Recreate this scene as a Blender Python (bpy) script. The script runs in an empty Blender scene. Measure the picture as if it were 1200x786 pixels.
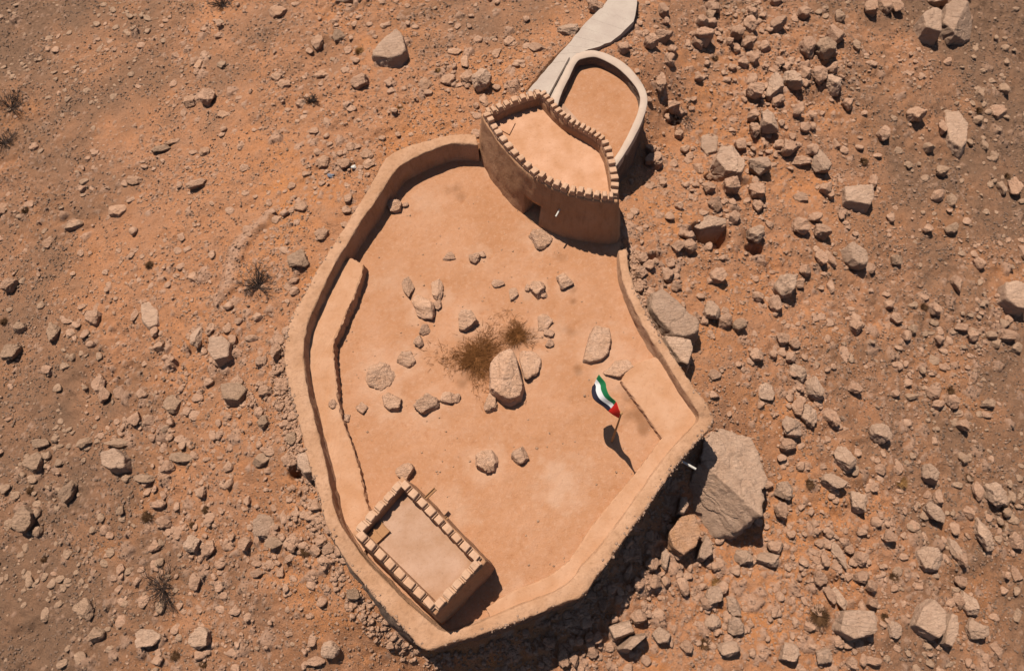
import bpy, math, random
import numpy as np
from mathutils import Vector, Matrix
random.seed(7); RNG = np.random.default_rng(7)
C = bpy.context.scene.collection
sc = bpy.context.scene

# ------------------------------------------------------------------ camera model (survey helper: photo pixel + height -> world point)
F = 811.0; H = 50.0
TILT = math.atan(math.hypot(30, 379) / F); ROLL = -math.asin(30 / (F * math.tan(TILT)))
ct, st, ca, sa = math.cos(TILT), math.sin(TILT), math.cos(ROLL), math.sin(ROLL)
RM = np.array([[1, 0, 0], [0, ct, -st], [0, st, ct]]) @ np.array([[ca, -sa, 0], [sa, ca, 0], [0, 0, 1]])
def P(px, py, z=0.0):
    r = RM @ np.array([(px - 600) / F, (393 - py) / F, -1.0]); s = (z - H) / r[2]
    return np.array([0, 0, H]) + r * s
def PX(pts, z=0.0): return np.array([P(a, b, z) for a, b in pts])
def proj(x, y, z):
    q = np.stack([x, y, z - H], -1) @ RM
    return 600 + F * q[..., 0] / -q[..., 2], 393 - F * q[..., 1] / -q[..., 2]

# ------------------------------------------------------------------ noise
def _hash(ix, iy, s):
    n = (ix * 374761393 + iy * 668265263 + s * 2147483647) & 0xffffffff
    n = ((n ^ (n >> 13)) * 1274126177) & 0xffffffff
    return ((n ^ (n >> 16)) & 0xffff) / 65535.0
def vn(x, y, s=0):
    x = np.asarray(x, float); y = np.asarray(y, float)
    ix = np.floor(x).astype(np.int64); iy = np.floor(y).astype(np.int64)
    fx = x - ix; fy = y - iy; fx = fx * fx * (3 - 2 * fx); fy = fy * fy * (3 - 2 * fy)
    a = _hash(ix, iy, s); b = _hash(ix + 1, iy, s); c = _hash(ix, iy + 1, s); d = _hash(ix + 1, iy + 1, s)
    return (a + (b - a) * fx) * (1 - fy) + (c + (d - c) * fx) * fy - 0.5
def fbm(x, y, s=0, o=4):
    r = 0; a = 1.0
    for k in range(o):
        r = r + a * vn(x * 2 ** k + 17.3 * k, y * 2 ** k - 9.1 * k, s + k); a *= .5
    return r

# ------------------------------------------------------------------ mesh helpers
def mesh_obj(name, V, Fc, mat, parent=None, smooth=False):
    me = bpy.data.meshes.new(name)
    V = np.asarray(V, float)
    if isinstance(Fc, np.ndarray):
        if name in ('scree', 'brown_scree', 'gravel', 'brown_gravel'): V, Fc = used_only(V, Fc)
        n = Fc.shape[1]; me.vertices.add(len(V)); me.vertices.foreach_set('co', V.ravel())
        me.loops.add(Fc.size); me.loops.foreach_set('vertex_index', Fc.ravel().astype(np.int32))
        me.polygons.add(len(Fc)); me.polygons.foreach_set('loop_start', np.arange(0, Fc.size, n, dtype=np.int32))
        me.update(calc_edges=True); me.validate()
    else:
        me.from_pydata([tuple(v) for v in V], [], [tuple(int(i) for i in f) for f in Fc]); me.update()
    if smooth: me.polygons.foreach_set('use_smooth', np.ones(len(me.polygons), bool))
    o = bpy.data.objects.new(name, me); C.objects.link(o)
    if mat: me.materials.append(mat)
    if parent: o.parent = parent
    return o
def used_only(V, Fc):
    u, inv = np.unique(Fc, return_inverse=True); return V[u], inv.reshape(Fc.shape)
def recenter(o, c):
    c = Vector(c); o.data.transform(Matrix.Translation(-c)); o.location = c
def tag(o, label=None, cat=None, group=None, kind=None):
    if label: o['label'] = label
    if cat: o['category'] = cat
    if group: o['group'] = group
    if kind: o['kind'] = kind
    return o
def empty(name, loc, label, cat, group=None):
    o = bpy.data.objects.new(name, None); C.objects.link(o); o.location = Vector(loc); o.empty_display_size = .3
    return tag(o, label, cat, group)
def under(o, root):                       # parent keeping the world place of a mesh built in world coordinates
    o.parent = root; o.matrix_parent_inverse = Matrix.Identity(4)
    o.data.transform(Matrix.Translation(-Vector(root.location))); return o
def catmull(pts, step):
    p = np.asarray(pts, float); n = len(p); out = []
    for i in range(n - 1):
        p0 = p[max(i - 1, 0)]; p1 = p[i]; p2 = p[i + 1]; p3 = p[min(i + 2, n - 1)]
        L = np.linalg.norm((p2 - p1)[:2]); k = max(1, int(round(L / step)))
        for j in range(k):
            t = j / k
            out.append(.5 * ((2 * p1) + (-p0 + p2) * t + (2 * p0 - 5 * p1 + 4 * p2 - p3) * t * t + (-p0 + 3 * p1 - 3 * p2 + p3) * t ** 3))
    out.append(p[-1]); return np.array(out)
def inpoly(x, y, poly):
    x = np.asarray(x); y = np.asarray(y); r = np.zeros(x.shape, bool); n = len(poly); j = n - 1
    for i in range(n):
        xi, yi = poly[i][:2]; xj, yj = poly[j][:2]
        c = ((yi > y) != (yj > y)) & (x < (xj - xi) * (y - yi) / (yj - yi + 1e-12) + xi); r ^= c; j = i
    return r
def distpoly(x, y, poly, closed=True):
    d = np.full(np.shape(x), 1e9); n = len(poly)
    for i in range(n if closed else n - 1):
        a = poly[i][:2]; b = poly[(i + 1) % n][:2]; ab = b - a; L = ab @ ab + 1e-12
        t = np.clip(((x - a[0]) * ab[0] + (y - a[1]) * ab[1]) / L, 0, 1)
        d = np.minimum(d, np.hypot(x - a[0] - t * ab[0], y - a[1] - t * ab[1]))
    return d

# ------------------------------------------------------------------ materials
AK = .62        # surfaces carry real-world albedos; the exposure is set for the bright noon sun
def new_mat(name, rough=.95):
    m = bpy.data.materials.new(name); m.use_nodes = True; nt = m.node_tree
    b = nt.nodes['Principled BSDF']; b.inputs['Roughness'].default_value = rough
    b.inputs['Specular IOR Level'].default_value = .15
    return m, nt, b
def N(nt, t, **k):
    n = nt.nodes.new(t)
    for a, v in k.items():
        if a.startswith('i_'): n.inputs[a[2:].replace('_', ' ')].default_value = v
        else: setattr(n, a, v)
    return n
def ramp(nt, src, stops):
    r = nt.nodes.new('ShaderNodeValToRGB'); cr = r.color_ramp
    while len(cr.elements) < len(stops): cr.elements.new(.5)
    for e, (p, c) in zip(cr.elements, stops):
        e.position = p; e.color = (c, c, c, 1) if isinstance(c, (int, float)) else (*c, 1)
    nt.links.new(src, r.inputs[0]); return r.outputs[0]
def mix(nt, fac, a, b, mode='MIX'):
    m = nt.nodes.new('ShaderNodeMix'); m.data_type = 'RGBA'; m.blend_type = mode
    for s, v in ((0, fac), (6, a), (7, b)):
        if isinstance(v, (int, float)): m.inputs[s].default_value = v
        elif isinstance(v, tuple): m.inputs[s].default_value = (*v, 1)
        else: nt.links.new(v, m.inputs[s])
    return m.outputs[2]
def noise(nt, co, scale, detail=6, rough=.6, dist=0):
    n = N(nt, 'ShaderNodeTexNoise'); n.inputs['Scale'].default_value = scale; n.inputs['Detail'].default_value = detail
    n.inputs['Roughness'].default_value = rough; n.inputs['Distortion'].default_value = dist
    nt.links.new(co, n.inputs['Vector']); return n.outputs['Fac']
def setbase(nt, b, c):
    hs = nt.nodes.new('ShaderNodeHueSaturation'); hs.inputs['Value'].default_value = AK; hs.inputs['Saturation'].default_value = 1.03
    nt.links.new(c, hs.inputs['Color']); nt.links.new(hs.outputs[0], b.inputs['Base Color'])
def bump(nt, b, hs):
    prev = None
    for h, strength, dist in hs:
        n = N(nt, 'ShaderNodeBump'); n.inputs['Strength'].default_value = strength; n.inputs['Distance'].default_value = dist
        nt.links.new(h, n.inputs['Height'])
        if prev: nt.links.new(prev, n.inputs['Normal'])
        prev = n.outputs[0]
    nt.links.new(prev, b.inputs['Normal'])
def world_co(nt): return N(nt, 'ShaderNodeNewGeometry').outputs['Position']

def mat_soil():
    m, nt, b = new_mat('gravelly_soil'); co = world_co(nt)
    big = noise(nt, co, .09, 5, .6, .6); mid = noise(nt, co, .7, 6, .65); fine = noise(nt, co, 6, 5, .7)
    c1 = ramp(nt, big, [(.34, (.55, .262, .14)), (.5, (.62, .282, .138)), (.64, (.69, .292, .12))])
    c2 = mix(nt, ramp(nt, mid, [(.35, 0), (.7, .7)]), c1, (.55, .305, .19))
    at = N(nt, 'ShaderNodeAttribute', attribute_name='tone')
    c2 = mix(nt, at.outputs['Fac'], c2, (.27, .155, .098))  # greyer outer soil, plus vignetting painted into the colour
    c3 = mix(nt, ramp(nt, fine, [(.34, .7), (.45, .0)]), c2, (.33, .165, .09))
    # pale chips and dark pits too small to be worth a mesh
    v = N(nt, 'ShaderNodeTexVoronoi'); v.inputs['Scale'].default_value = 6.5; nt.links.new(co, v.inputs['Vector'])
    chip = ramp(nt, v.outputs['Distance'], [(.16, 1), (.26, 0)])
    sel = ramp(nt, v.outputs['Color'], [(.55, 0), (.62, .7)])
    mm = N(nt, 'ShaderNodeMath', operation='MULTIPLY'); nt.links.new(chip, mm.inputs[0]); nt.links.new(sel, mm.inputs[1])
    c4 = mix(nt, mm.outputs[0], c3, (.66, .42, .29))
    as_ = N(nt, 'ShaderNodeAttribute', attribute_name='stone'); n9 = noise(nt, co, 2.2, 5, .65)
    stc = mix(nt, ramp(nt, n9, [(.38, 0), (.62, 1)]), (.56, .33, .215), (.67, .43, .31))
    sk = N(nt, 'ShaderNodeMath', operation='MULTIPLY'); sk.inputs[1].default_value = .8; nt.links.new(as_.outputs['Fac'], sk.inputs[0])
    c4 = mix(nt, sk.outputs[0], c4, stc)
    c4 = mix(nt, ramp(nt, at.outputs['Fac'], [(0, 0), (1, .45)]), c4, (.27, .16, .10))
    setbase(nt, b, c4)
    bump(nt, b, [(mid, .8, .42), (fine, 1., .20), (noise(nt, co, 20, 3, .75), 1., .07), (mm.outputs[0], .6, .05)])
    return m
def mat_court():
    m, nt, b = new_mat('packed_earth'); co = world_co(nt)
    big = noise(nt, co, .16, 5, .6, .5); mid = noise(nt, co, 1.1, 6, .65); fine = noise(nt, co, 11, 4, .7)
    c = ramp(nt, big, [(.32, (.45, .218, .112)), (.5, (.49, .248, .136)), (.68, (.55, .297, .178))])
    c = mix(nt, ramp(nt, mid, [(.45, 0), (.75, .55)]), c, (.52, .29, .185))
    c = mix(nt, ramp(nt, mid, [(.28, .6), (.42, 0)]), c, (.38, .165, .08))
    m3 = noise(nt, co, 3.2, 6, .75, .5); c = mix(nt, ramp(nt, m3, [(.52, 0), (.7, .6)]), c, (.60, .36, .24)); c = mix(nt, ramp(nt, m3, [(.3, .45), (.44, 0)]), c, (.36, .165, .08))
    at = N(nt, 'ShaderNodeAttribute', attribute_name='tone'); c = mix(nt, at.outputs['Fac'], c, (.17, .07, .028))
    c = mix(nt, ramp(nt, fine, [(.3, .35), (.45, 0)]), c, (.40, .2, .1))
    at2 = N(nt, 'ShaderNodeAttribute', attribute_name='pale'); c = mix(nt, at2.outputs['Fac'], c, (.62, .41, .29))
    setbase(nt, b, c)
    bump(nt, b, [(mid, .6, .18), (fine, .8, .06), (noise(nt, co, 34, 3, .7), .7, .02)]); return m
def mat_adobe(name, c0, c1, streak=False, bs=1.0):
    m, nt, b = new_mat(name); co = world_co(nt)
    n1 = noise(nt, co, .6, 5, .6); n2 = noise(nt, co, 5, 6, .7)
    c = mix(nt, ramp(nt, n1, [(.35, 0), (.65, 1)]), c0, c1)
    c = mix(nt, ramp(nt, n2, [(.3, .5), (.45, 0)]), c, tuple(x * .72 for x in c0))
    if streak:
        mp = N(nt, 'ShaderNodeMapping'); mp.inputs['Scale'].default_value = (1.4, 1.4, .25); nt.links.new(co, mp.inputs[0])
        s = noise(nt, mp.outputs[0], 2.2, 5, .6); c = mix(nt, ramp(nt, s, [(.3, .45), (.5, 0)]), c, tuple(x * .6 for x in c0))
    setbase(nt, b, c)
    bump(nt, b, [(n1, .35 * bs, .25), (n2, .6 * bs, .07), (noise(nt, co, 30, 3, .6), .45 * bs, .015)]); return m
def mat_rock(name, c0, c1, dark=.5):
    m, nt, b = new_mat(name, .9); tc = N(nt, 'ShaderNodeTexCoord').outputs['Object']
    oi = N(nt, 'ShaderNodeObjectInfo'); co = world_co(nt)
    n1 = noise(nt, co, 1.3, 6, .65, .4); n2 = noise(nt, co, 7, 6, .7)
    mp = N(nt, 'ShaderNodeMapping'); mp.inputs['Scale'].default_value = (1, 2.6, 4); mp.inputs['Rotation'].default_value = (.4, .2, .7)
    nt.links.new(co, mp.inputs[0]); n3 = noise(nt, mp.outputs[0], 1.8, 6, .7, .8)
    c = mix(nt, ramp(nt, n1, [(.35, 0), (.65, 1)]), c0, c1)
    c = mix(nt, ramp(nt, n3, [(.3, dark), (.42, 0)]), c, tuple(x * .6 for x in c0))
    c = mix(nt, ramp(nt, n2, [(.56, 0), (.7, .4)]), c, tuple(min(1, x * 1.3) for x in c1))
    hv = N(nt, 'ShaderNodeHueSaturation'); mr = N(nt, 'ShaderNodeMapRange'); mr.inputs[3].default_value = .88; mr.inputs[4].default_value = 1.12
    nt.links.new(oi.outputs['Random'], mr.inputs[0]); nt.links.new(mr.outputs[0], hv.inputs['Value']); nt.links.new(c, hv.inputs['Color'])
    setbase(nt, b, hv.outputs[0])
    bump(nt, b, [(n1, .8, .35), (n3, 1., .3), (n2, .9, .1)]); return m
def mat_plain(name, col, rough=.8, nz=.25, sc_=8):
    m, nt, b = new_mat(name, rough); co = world_co(nt); n = noise(nt, co, sc_, 5, .65)
    c = mix(nt, ramp(nt, n, [(.3, nz * 2), (.6, 0)]), col, tuple(x * .6 for x in col)); setbase(nt, b, c)
    bump(nt, b, [(n, .3, .02)]); return m
M = dict(soil=mat_soil(), court=mat_court(),
    plaster=mat_adobe('mud_plaster', (.47, .262, .152), (.57, .34, .215), True, 1.7),
    tower=mat_adobe('tower_mud_plaster', (.46, .245, .135), (.52, .29, .17), True, 1.3),
    merlon=mat_adobe('merlon_plaster', (.55, .33, .21), (.60, .385, .26)),
    bench=mat_adobe('bench_mud', (.50, .265, .148), (.575, .335, .21), False, 1.2),
    roof=mat_adobe('roof_mud', (.52, .275, .155), (.63, .365, .235), False, .9),
    roof2=mat_adobe('roof_mud_pale', (.41, .235, .145), (.51, .325, .23), False, .9),
    rubble=mat_rock('rubble_stone', (.48, .30, .205), (.58, .38, .27), .7),
    rock=mat_rock('pale_limestone', (.575, .37, .255), (.68, .455, .325), .4),
    brown_gravel=mat_rock('brown_gravel_stone', (.28, .175, .12), (.40, .265, .19), .5),  # brown gravel, spread where the painted vignette is strong
    shade_dark_stone=mat_rock('shade_dark_masonry', (.25, .17, .125), (.34, .235, .175), .8),  # rubble colour lowered to deepen shade on footing, lining and retaining wall
    soil_stone=mat_rock('soil_coloured_stone', (.60, .345, .215), (.70, .43, .29), .3),
    rock_warm=mat_rock('warm_stone', (.54, .315, .205), (.66, .41, .28), .45),
    rock_court=mat_rock('court_limestone', (.66, .39, .25), (.76, .48, .33), .2),
    rock_dark=mat_rock('darker_limestone', (.44, .28, .185), (.55, .355, .24)),  # darker limestone, also carries the painted vignette on stones and scree
    rock_orange=mat_rock('orange_rock', (.58, .31, .17), (.66, .39, .25)),
    step=mat_adobe('concrete_step', (.46, .37, .31), (.52, .43, .36), False, .5),
    coping=mat_adobe('pale_coping', (.52, .39, .31), (.56, .44, .35), False, .5),
    wood=mat_plain('dry_wood', (.34, .18, .09)), pole=mat_plain('pole_wood', (.45, .25, .12)),
    hatch=mat_plain('hatch_board', (.42, .22, .11)), dark=mat_plain('dark_recess', (.05, .03, .02)),
    white=mat_plain('white_pipe', (.66, .62, .56), .5), bag=mat_plain('blue_grey_bag', (.20, .21, .26), .5),
    twig=mat_plain('dry_twig', (.07, .045, .035)), tuft=mat_plain('dark_tuft', (.13, .065, .03)), straw=mat_plain('dry_straw', (.33, .175, .07)), brown=mat_plain('brown_brush', (.24, .10, .035)))
def cloth(name, c):
    m, nt, b = new_mat(name, .75); co = world_co(nt); n = noise(nt, co, 14, 3, .6)
    k = mix(nt, ramp(nt, n, [(.3, .3), (.6, 0)]), c, tuple(x * .8 for x in c)); setbase(nt, b, k); return m

# ------------------------------------------------------------------ surveyed lines
# enclosure wall: outer lip px, inner lip px, top height, inside foot height, outside foot height
WALL = [(557,158,560,170,2.15,0,.4),(528,159,530,169,2.2,0,.4),(503,165,508,175,2.3,0,.4),(477,173,486,185,2.3,0,.4),(455,184,467,197,2.3,0,.4),
 (442,204,455,212,2.3,0,.3),(429,228,441,235,2.2,0,.3),(411,255,421,263,2.2,0,.3),(398,277,408,284,2.15,0,.3),(378,307,391,313,2.2,.2,.2),
 (361,338,377,342,2.15,.5,0),(345,366,365,368,2.15,.8,0),(337,390,358,392,2.15,.8,0),(334,415,356,416,2.1,.8,0),(336,442,359,446,2.1,.8,0),(345,477,366,478,2.0,.8,0),
 (354,510,373,509,1.9,.7,-.2),(362,540,381,540,1.9,.7,-.3),(372,575,388,574,1.9,.7,-.4),(380,605,394,602,1.9,.7,-.5),(391,632,407,626,1.7,.6,-.7),(410,664,427,654,1.35,.4,-1),
 (434,692,450,678,1.2,.2,-1.6),(458,720,475,703,1.1,.2,-2.2),(480,743,500,725,1.0,.2,-3),(499,761,518,738,.95,.2,-5.5),(532,752,536,738,.9,.2,-6.5),(579,738,574,724,.9,.3,-7),
 (606,728,601,712,.9,.35,-7),(640,714,635,699,.9,.35,-6.8),(664,705,657,689,.9,.35,-6.5),(686,695,673,676,.9,.35,-5.6),(697,678,682,662,.9,.35,-5.6),(710,661,695,650,.9,.35,-5.6),
 (739,621,725,612,.9,.35,-5.6),(757,596,743,586,.9,.35,-5.5),(776,568,762,560,.9,.35,-5.3),(798,539,783,531,.9,.35,-5),(816,518,801,511,.95,.35,-4.6),(835,495,818,492,1.0,.35,-4),
 (829,476,815,478,1.3,.2,-2.5),(810,450,798,453,1.45,.1,-1.6),(792,423,781,425,1.45,0,-1.2),(770,389,759,391,1.45,0,-1),(754,361,744,363,1.4,0,-.9),(742,334,733,337,1.3,0,-.9),
 (737,313,727,315,1.2,0,-.9),(734,292,725,294,.8,0,-.8)]
ctl = []
for ox, oy, ix, iy, zt, zi, zo in WALL:
    a = P(ox, oy, zt - .08); b = P(ix, iy, zt - .08); ctl.append([a[0], a[1], b[0], b[1], zt, zi, zo])
wl = catmull(ctl, .16)
WO = wl[:, 0:2]; WI = wl[:, 2:4]; WC = (WO + WI) / 2
# large tower crown outline (outer, at merlon height), from the west corner counter-clockwise in the photo
ZT = 5.45
BT_PX = [(564,131),(573,147),(583,162),(596,178),(611,193),(628,207),(646,217),(665,225),(684,229),(704,233),(724,234),(725,214),(722,195),(718,178),(711,164),(700,155),(688,148),(676,142),(665,135),(655,126),(646,116),(636,105),(616,110),(596,117),(579,125)]
BT = PX(BT_PX, ZT)[:, :2]
ZS = 3.9
ST_PX = [(413,624),(510,720),(569,657),(471,558)]
ST = PX(ST_PX, ZS)[:, :2]
ZR = 1.7   # terrace floor
TER_OUT = [(640,126),(650,107),(660,86),(671,67),(681,61),(695,59),(714,64),(733,75),(748,91),(757,107),(758,125),(749,150),(734,177),(722,195)]
TER_IN = [(652,130),(658,110),(667,91),(676,73),(684,68.5),(698,67),(713,73),(728,83),(742,98),(749,110),(749.5,123),(742,145),(727,174),(716,190)]
TO = PX(TER_OUT, ZR + .7)[:, :2]; TI = PX(TER_IN, ZR + .7)[:, :2]

# ------------------------------------------------------------------ terrain
CT = [(470,150,.9),(520,140,1.0),(400,235,.6),(340,340,.2),(318,420,-.2),(325,520,-.5),(355,610,-.8),(400,700,-1.5),(455,770,-4.2),
 (540,800,-7.0),(600,790,-7.3),(660,760,-6.8),(720,720,-6.2),(765,650,-5.8),(800,590,-5.6),(830,560,-5.3),(850,500,-4.2),(868,622,-7.6),(885,640,-7.8),(838,450,-2.6),(805,400,-1.8),(775,340,-1.1),(755,300,-.9),
 (745,250,-.8),(752,205,-3.2),(778,165,-4.2),(785,120,-3.2),(765,80,-.6),(730,50,.3),(715,20,.1),(690,50,.6),(650,60,.9),(625,95,1.1),(590,90,1.0),(560,120,1.0),(610,60,.8),
 (0,0,-7),(0,200,-6.5),(0,393,-7.5),(0,600,-9),(0,786,-10),(150,150,-3.5),(150,350,-4.5),(150,550,-5.5),(160,786,-8),(300,786,-6),(300,650,-3.6),(250,450,-2.5),(300,200,-.8),(300,0,-1.5),
 (450,0,.2),(600,0,.6),(740,-20,-.2),(850,0,-2.8),(900,120,-4),(870,300,-4),(840,230,-3.0),(1000,0,-5),(1000,200,-6),(960,420,-6),(950,600,-7.5),(900,720,-7.8),(800,786,-7.6),(700,850,-8.5),(560,860,-8.5),
 (1200,0,-9),(1200,200,-10),(1200,420,-11),(1200,600,-12),(1200,786,-13),(1050,650,-9.5),(1050,786,-10.5),(400,860,-6.5),
 (500,300,-.7),(600,400,-.9),(450,500,-.9),(700,450,-1.2),(600,600,-1.5),(650,180,-.2),(700,120,.2),(790,480,-2.2),(720,600,-3),(600,680,-3.5),(520,700,-2.8)]
cp = np.array([[*P(a, b, z)[:2], z] for a, b, z in CT]); SCL = 20.0
def _k(r2): return .5 * r2 * np.log(r2 + 1e-9)
n = len(cp); X = cp[:, :2] / SCL
K = _k(((X[:, None] - X[None]) ** 2).sum(-1)) + np.eye(n) * 1e-3
PP = np.hstack([np.ones((n, 1)), X]); A = np.block([[K, PP], [PP.T, np.zeros((3, 3))]])
W = np.linalg.solve(A, np.concatenate([cp[:, 2], np.zeros(3)]))
WC_OPEN = WC[::4]
FORT = np.vstack([WC[::3], PX([(728, 236), (650, 150), (575, 140)], 0)[:, :2]])
BTC = BT.mean(0); BT_SH = BTC + (BT - BTC) * .9
TER_POLY = (TO + TI) / 2
VX0, VX1, VY0, VY1 = -62., 64., -9., 80.
CL_READY = False
PITS = [(828,283,1.2,2.2),(868,210,.8,1.5),(838,209,.7,1.4),(367,566,.5,1.6),(885,290,.6,1.0),(788,140,.6,1.0),(760,322,.5,1.0)]
PATH_POLY = PX([(616,110),(642,79),(667,51),(683,29),(693,19),(708,12),(716,0),(722,-40),(752,-40),(748,-10),(744,20),(735,33),(719,47),(703,54),(676,66),(661,90),(650,116)], .9)[:, :2]
ARC = [(319,261),(305,268),(290,278),(279,291),(272,305),(268,322),(268,335)]
ARCW = np.array([P(a, b, -1.2)[:2] for a, b in ARC])
def cells(x, y, sc_, seed, densf):
    u = x / sc_; v = y / sc_; ix = np.floor(u).astype(np.int64); iy = np.floor(v).astype(np.int64); H_ = np.zeros(len(x)); K_ = np.zeros(len(x))
    for dx in (-1, 0, 1):
        for dy in (-1, 0, 1):
            cx, cy = ix + dx, iy + dy
            px = cx + .15 + .7 * _hash(cx, cy, seed); py = cy + .15 + .7 * _hash(cx, cy, seed + 1)
            r = .16 + .34 * _hash(cx, cy, seed + 2) ** 1.6; on = _hash(cx, cy, seed + 3) < densf(px * sc_, py * sc_)
            an = 6.28 * _hash(cx, cy, seed + 4); e = .65 + .35 * _hash(cx, cy, seed + 5)
            a = (u - px) * np.cos(an) + (v - py) * np.sin(an); b = (-(u - px) * np.sin(an) + (v - py) * np.cos(an)) / e
            th = np.arctan2(b, a); d = np.hypot(a, b) / r * (1 + .16 * np.cos(3 * th + an * 5) + .10 * np.cos(5 * th + an * 3))
            tilt = 1 + .35 * (a * np.cos(an * 7) + b * np.sin(an * 7)) / r
            h = np.clip((1.05 - d) * 3.0, 0, 1) * np.clip(tilt, .3, 1.5) * r * sc_ * .62 * (.4 + .6 * _hash(cx, cy, seed + 6))
            H_ = np.where(on & (h > H_), h, H_); K_ = np.maximum(K_, np.where(on, np.clip((1.1 - d) * 5, 0, 1), 0))
    return H_, K_
def densA(x, y): return np.clip(.10 - .12 * np.clip((y - 30) / 8, 0, 1) * np.clip(-x / 6, 0, 1) + .55 * cluster(x, y) + .9 * fbm(x / 6, y / 6, 301, 2), 0, .85)
def densB(x, y): return np.clip(.25 + .5 * cluster(x, y) + 1.1 * fbm(x / 4, y / 4, 305, 2), .03, .9)
def rubble_field(x, y):
    a, ka = cells(x, y, 1.5, 400, densA); b, kb = cells(x + 3.3, y, .62, 410, densB)
    arc = np.clip(1.25 - distpoly(x, y, ARCW, False) / .75 + .5 * fbm(x / .8, y / .8, 420, 2), 0, 1)
    return np.maximum(a, b * 1.1) + .45 * np.minimum(arc * 1.4, 1) ** .6, np.maximum(np.maximum(ka, kb), arc)
def terrain(x, y, rough=True):
    x = np.asarray(x, float); y = np.asarray(y, float); shp = x.shape; x = x.ravel(); y = y.ravel()
    cx = np.clip(x, VX0, VX1); cy = np.clip(y, VY0, VY1)
    z = np.empty(len(x))
    for s in range(0, len(x), 40000):
        q = np.stack([cx[s:s + 40000], cy[s:s + 40000]], -1) / SCL
        z[s:s + 40000] = _k(((q[:, None] - X[None]) ** 2).sum(-1)) @ W[:n] + W[n] + q @ W[n + 1:]
    out = np.hypot(x - cx, y - cy); z = z - 14 * (1 - np.exp(-out / 60.)) + 6 * fbm(x / 90, y / 90, 41, 3) * np.clip(out / 60, 0, 1)
    z = np.minimum(z, 1.6)
    if rough:
        dz = .55 * fbm(x / 5.5, y / 5.5, 5, 3) + .26 * fbm(x / 1.5, y / 1.5, 9, 3) + .16 * fbm(x / .55, y / .55, 13, 2)
        rid = np.abs(fbm((x + y * .5) / 2.4, (y - x * .5) / 5.0, 77, 3)); dz = dz - .35 * np.clip(.18 - rid, 0, 1)
        m = fbm(x / 9, y / 9, 23, 2); dz = dz * (1 + .5 * np.clip(m * 3, -1, 1))
        if CL_READY:
            for s_ in range(0, len(x), 200000):
                q_ = slice(s_, s_ + 200000); cl_ = np.clip(cluster(x[q_], y[q_]), 0, 1.2)
                rg_ = .5 - np.abs(fbm(x[q_] / 1.7, y[q_] / 1.7, 321, 4)) * 2
                dz[q_] += rubble_field(x[q_], y[q_])[0] + (.15 + .75 * cl_) * .5 * rg_
        for a_, b_, r_, h_ in PITS:
            q_ = P(a_, b_, -4.0); dq = np.hypot((x - q_[0]) / 1.5, y - q_[1]) / r_; dz -= h_ * np.clip((1.15 - dq) * 2.2, 0, 1)
        near = np.clip(distpoly(x, y, FORT[::2]) / 2.5, .15, 1); z = z + dz * near
    inside = inpoly(x, y, FORT) | inpoly(x, y, BT_SH); z = np.where(inside, np.minimum(z, -.35), z)
    z = np.where(inpoly(x, y, PATH_POLY), np.minimum(z, .45), z)
    tin = inpoly(x, y, TER_POLY); z = np.where(tin, np.minimum(z, .7), z)
    return z.reshape(shp)
def TZ(x, y): return float(terrain(np.array([x]), np.array([y]))[0])
def on_ground(px, py):
    z = -3.0
    for k in range(14):
        p = P(px, py, z); z2 = TZ(p[0], p[1]); z = .6 * z2 + .4 * z
        if abs(z2 - z) < .01: break
    p = P(px, py, z); return np.array([p[0], p[1], z])

CL = [(880,60,60,1),(930,110,60,1),(890,160,45,1),(850,230,60,1),(800,290,40,1.2),(760,320,22,1.5),(930,320,50,.5),(930,430,50,.6),(940,490,40,.8),(970,640,45,1.2),(960,700,60,1.2),(850,720,45,1.2),(740,700,50,1.5),(700,750,50,1.6),
 (640,770,40,1.2),(900,650,40,.7),(1110,660,70,.7),(1150,600,60,.7),(1150,395,45,.8),(1090,465,40,.7),(790,130,22,1),(770,185,20,1),(250,430,60,.7),(300,480,50,.9),(180,480,60,.6),(130,460,40,.5),(310,650,50,.9),(375,645,22,1.5),
 (200,560,60,.6),(60,570,60,.5),(230,650,60,.6),(240,720,70,.5),(560,100,40,.5),(400,190,40,.5),(520,100,40,.4),(780,650,40,1.4),(770,690,40,1.4),(1000,400,60,.3),(870,25,40,.8),(980,80,50,.6),(1100,560,60,.5)]
clp = [(on_ground(a, b)[:2], r / 13., k) for a, b, r, k in CL]
_cu = np.arange(-70, 72.1, .5); _cv = np.arange(-20, 90.1, .5); _CX, _CY = np.meshgrid(_cu, _cv); _CG = np.zeros(_CX.shape)
for c, r, k in clp: _CG = np.maximum(_CG, k * np.exp(-((_CX - c[0]) ** 2 + (_CY - c[1]) ** 2) / (2 * (r * .7) ** 2)))
def cluster(x, y):
    i = np.clip(((x + 70) * 2).astype(int), 0, len(_cu) - 1); j = np.clip(((y + 20) * 2).astype(int), 0, len(_cv) - 1)
    return _CG[j, i]

CL_READY = True
def axis(a, b, step, far):
    core = np.arange(a, b + step, step); g = [0]; s = step
    while g[-1] < far: s *= 1.22; g.append(g[-1] + s)
    g = np.array(g[1:]); return np.concatenate([a - g[::-1], core, core[-1] + g])
gx = axis(VX0, VX1, .13, 2200); gy = axis(VY0, VY1, .13, 2200)
GX, GY = np.meshgrid(gx, gy); GZ = terrain(GX, GY)
nx, ny = len(gx), len(gy)
idx = np.arange(nx * ny).reshape(ny, nx)
quads = np.stack([idx[:-1, :-1], idx[:-1, 1:], idx[1:, 1:], idx[1:, :-1]], -1).reshape(-1, 4)
ground = mesh_obj('ground', np.stack([GX, GY, GZ], -1).reshape(-1, 3), quads, M['soil'], smooth=True); tag(ground, kind='structure')
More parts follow.
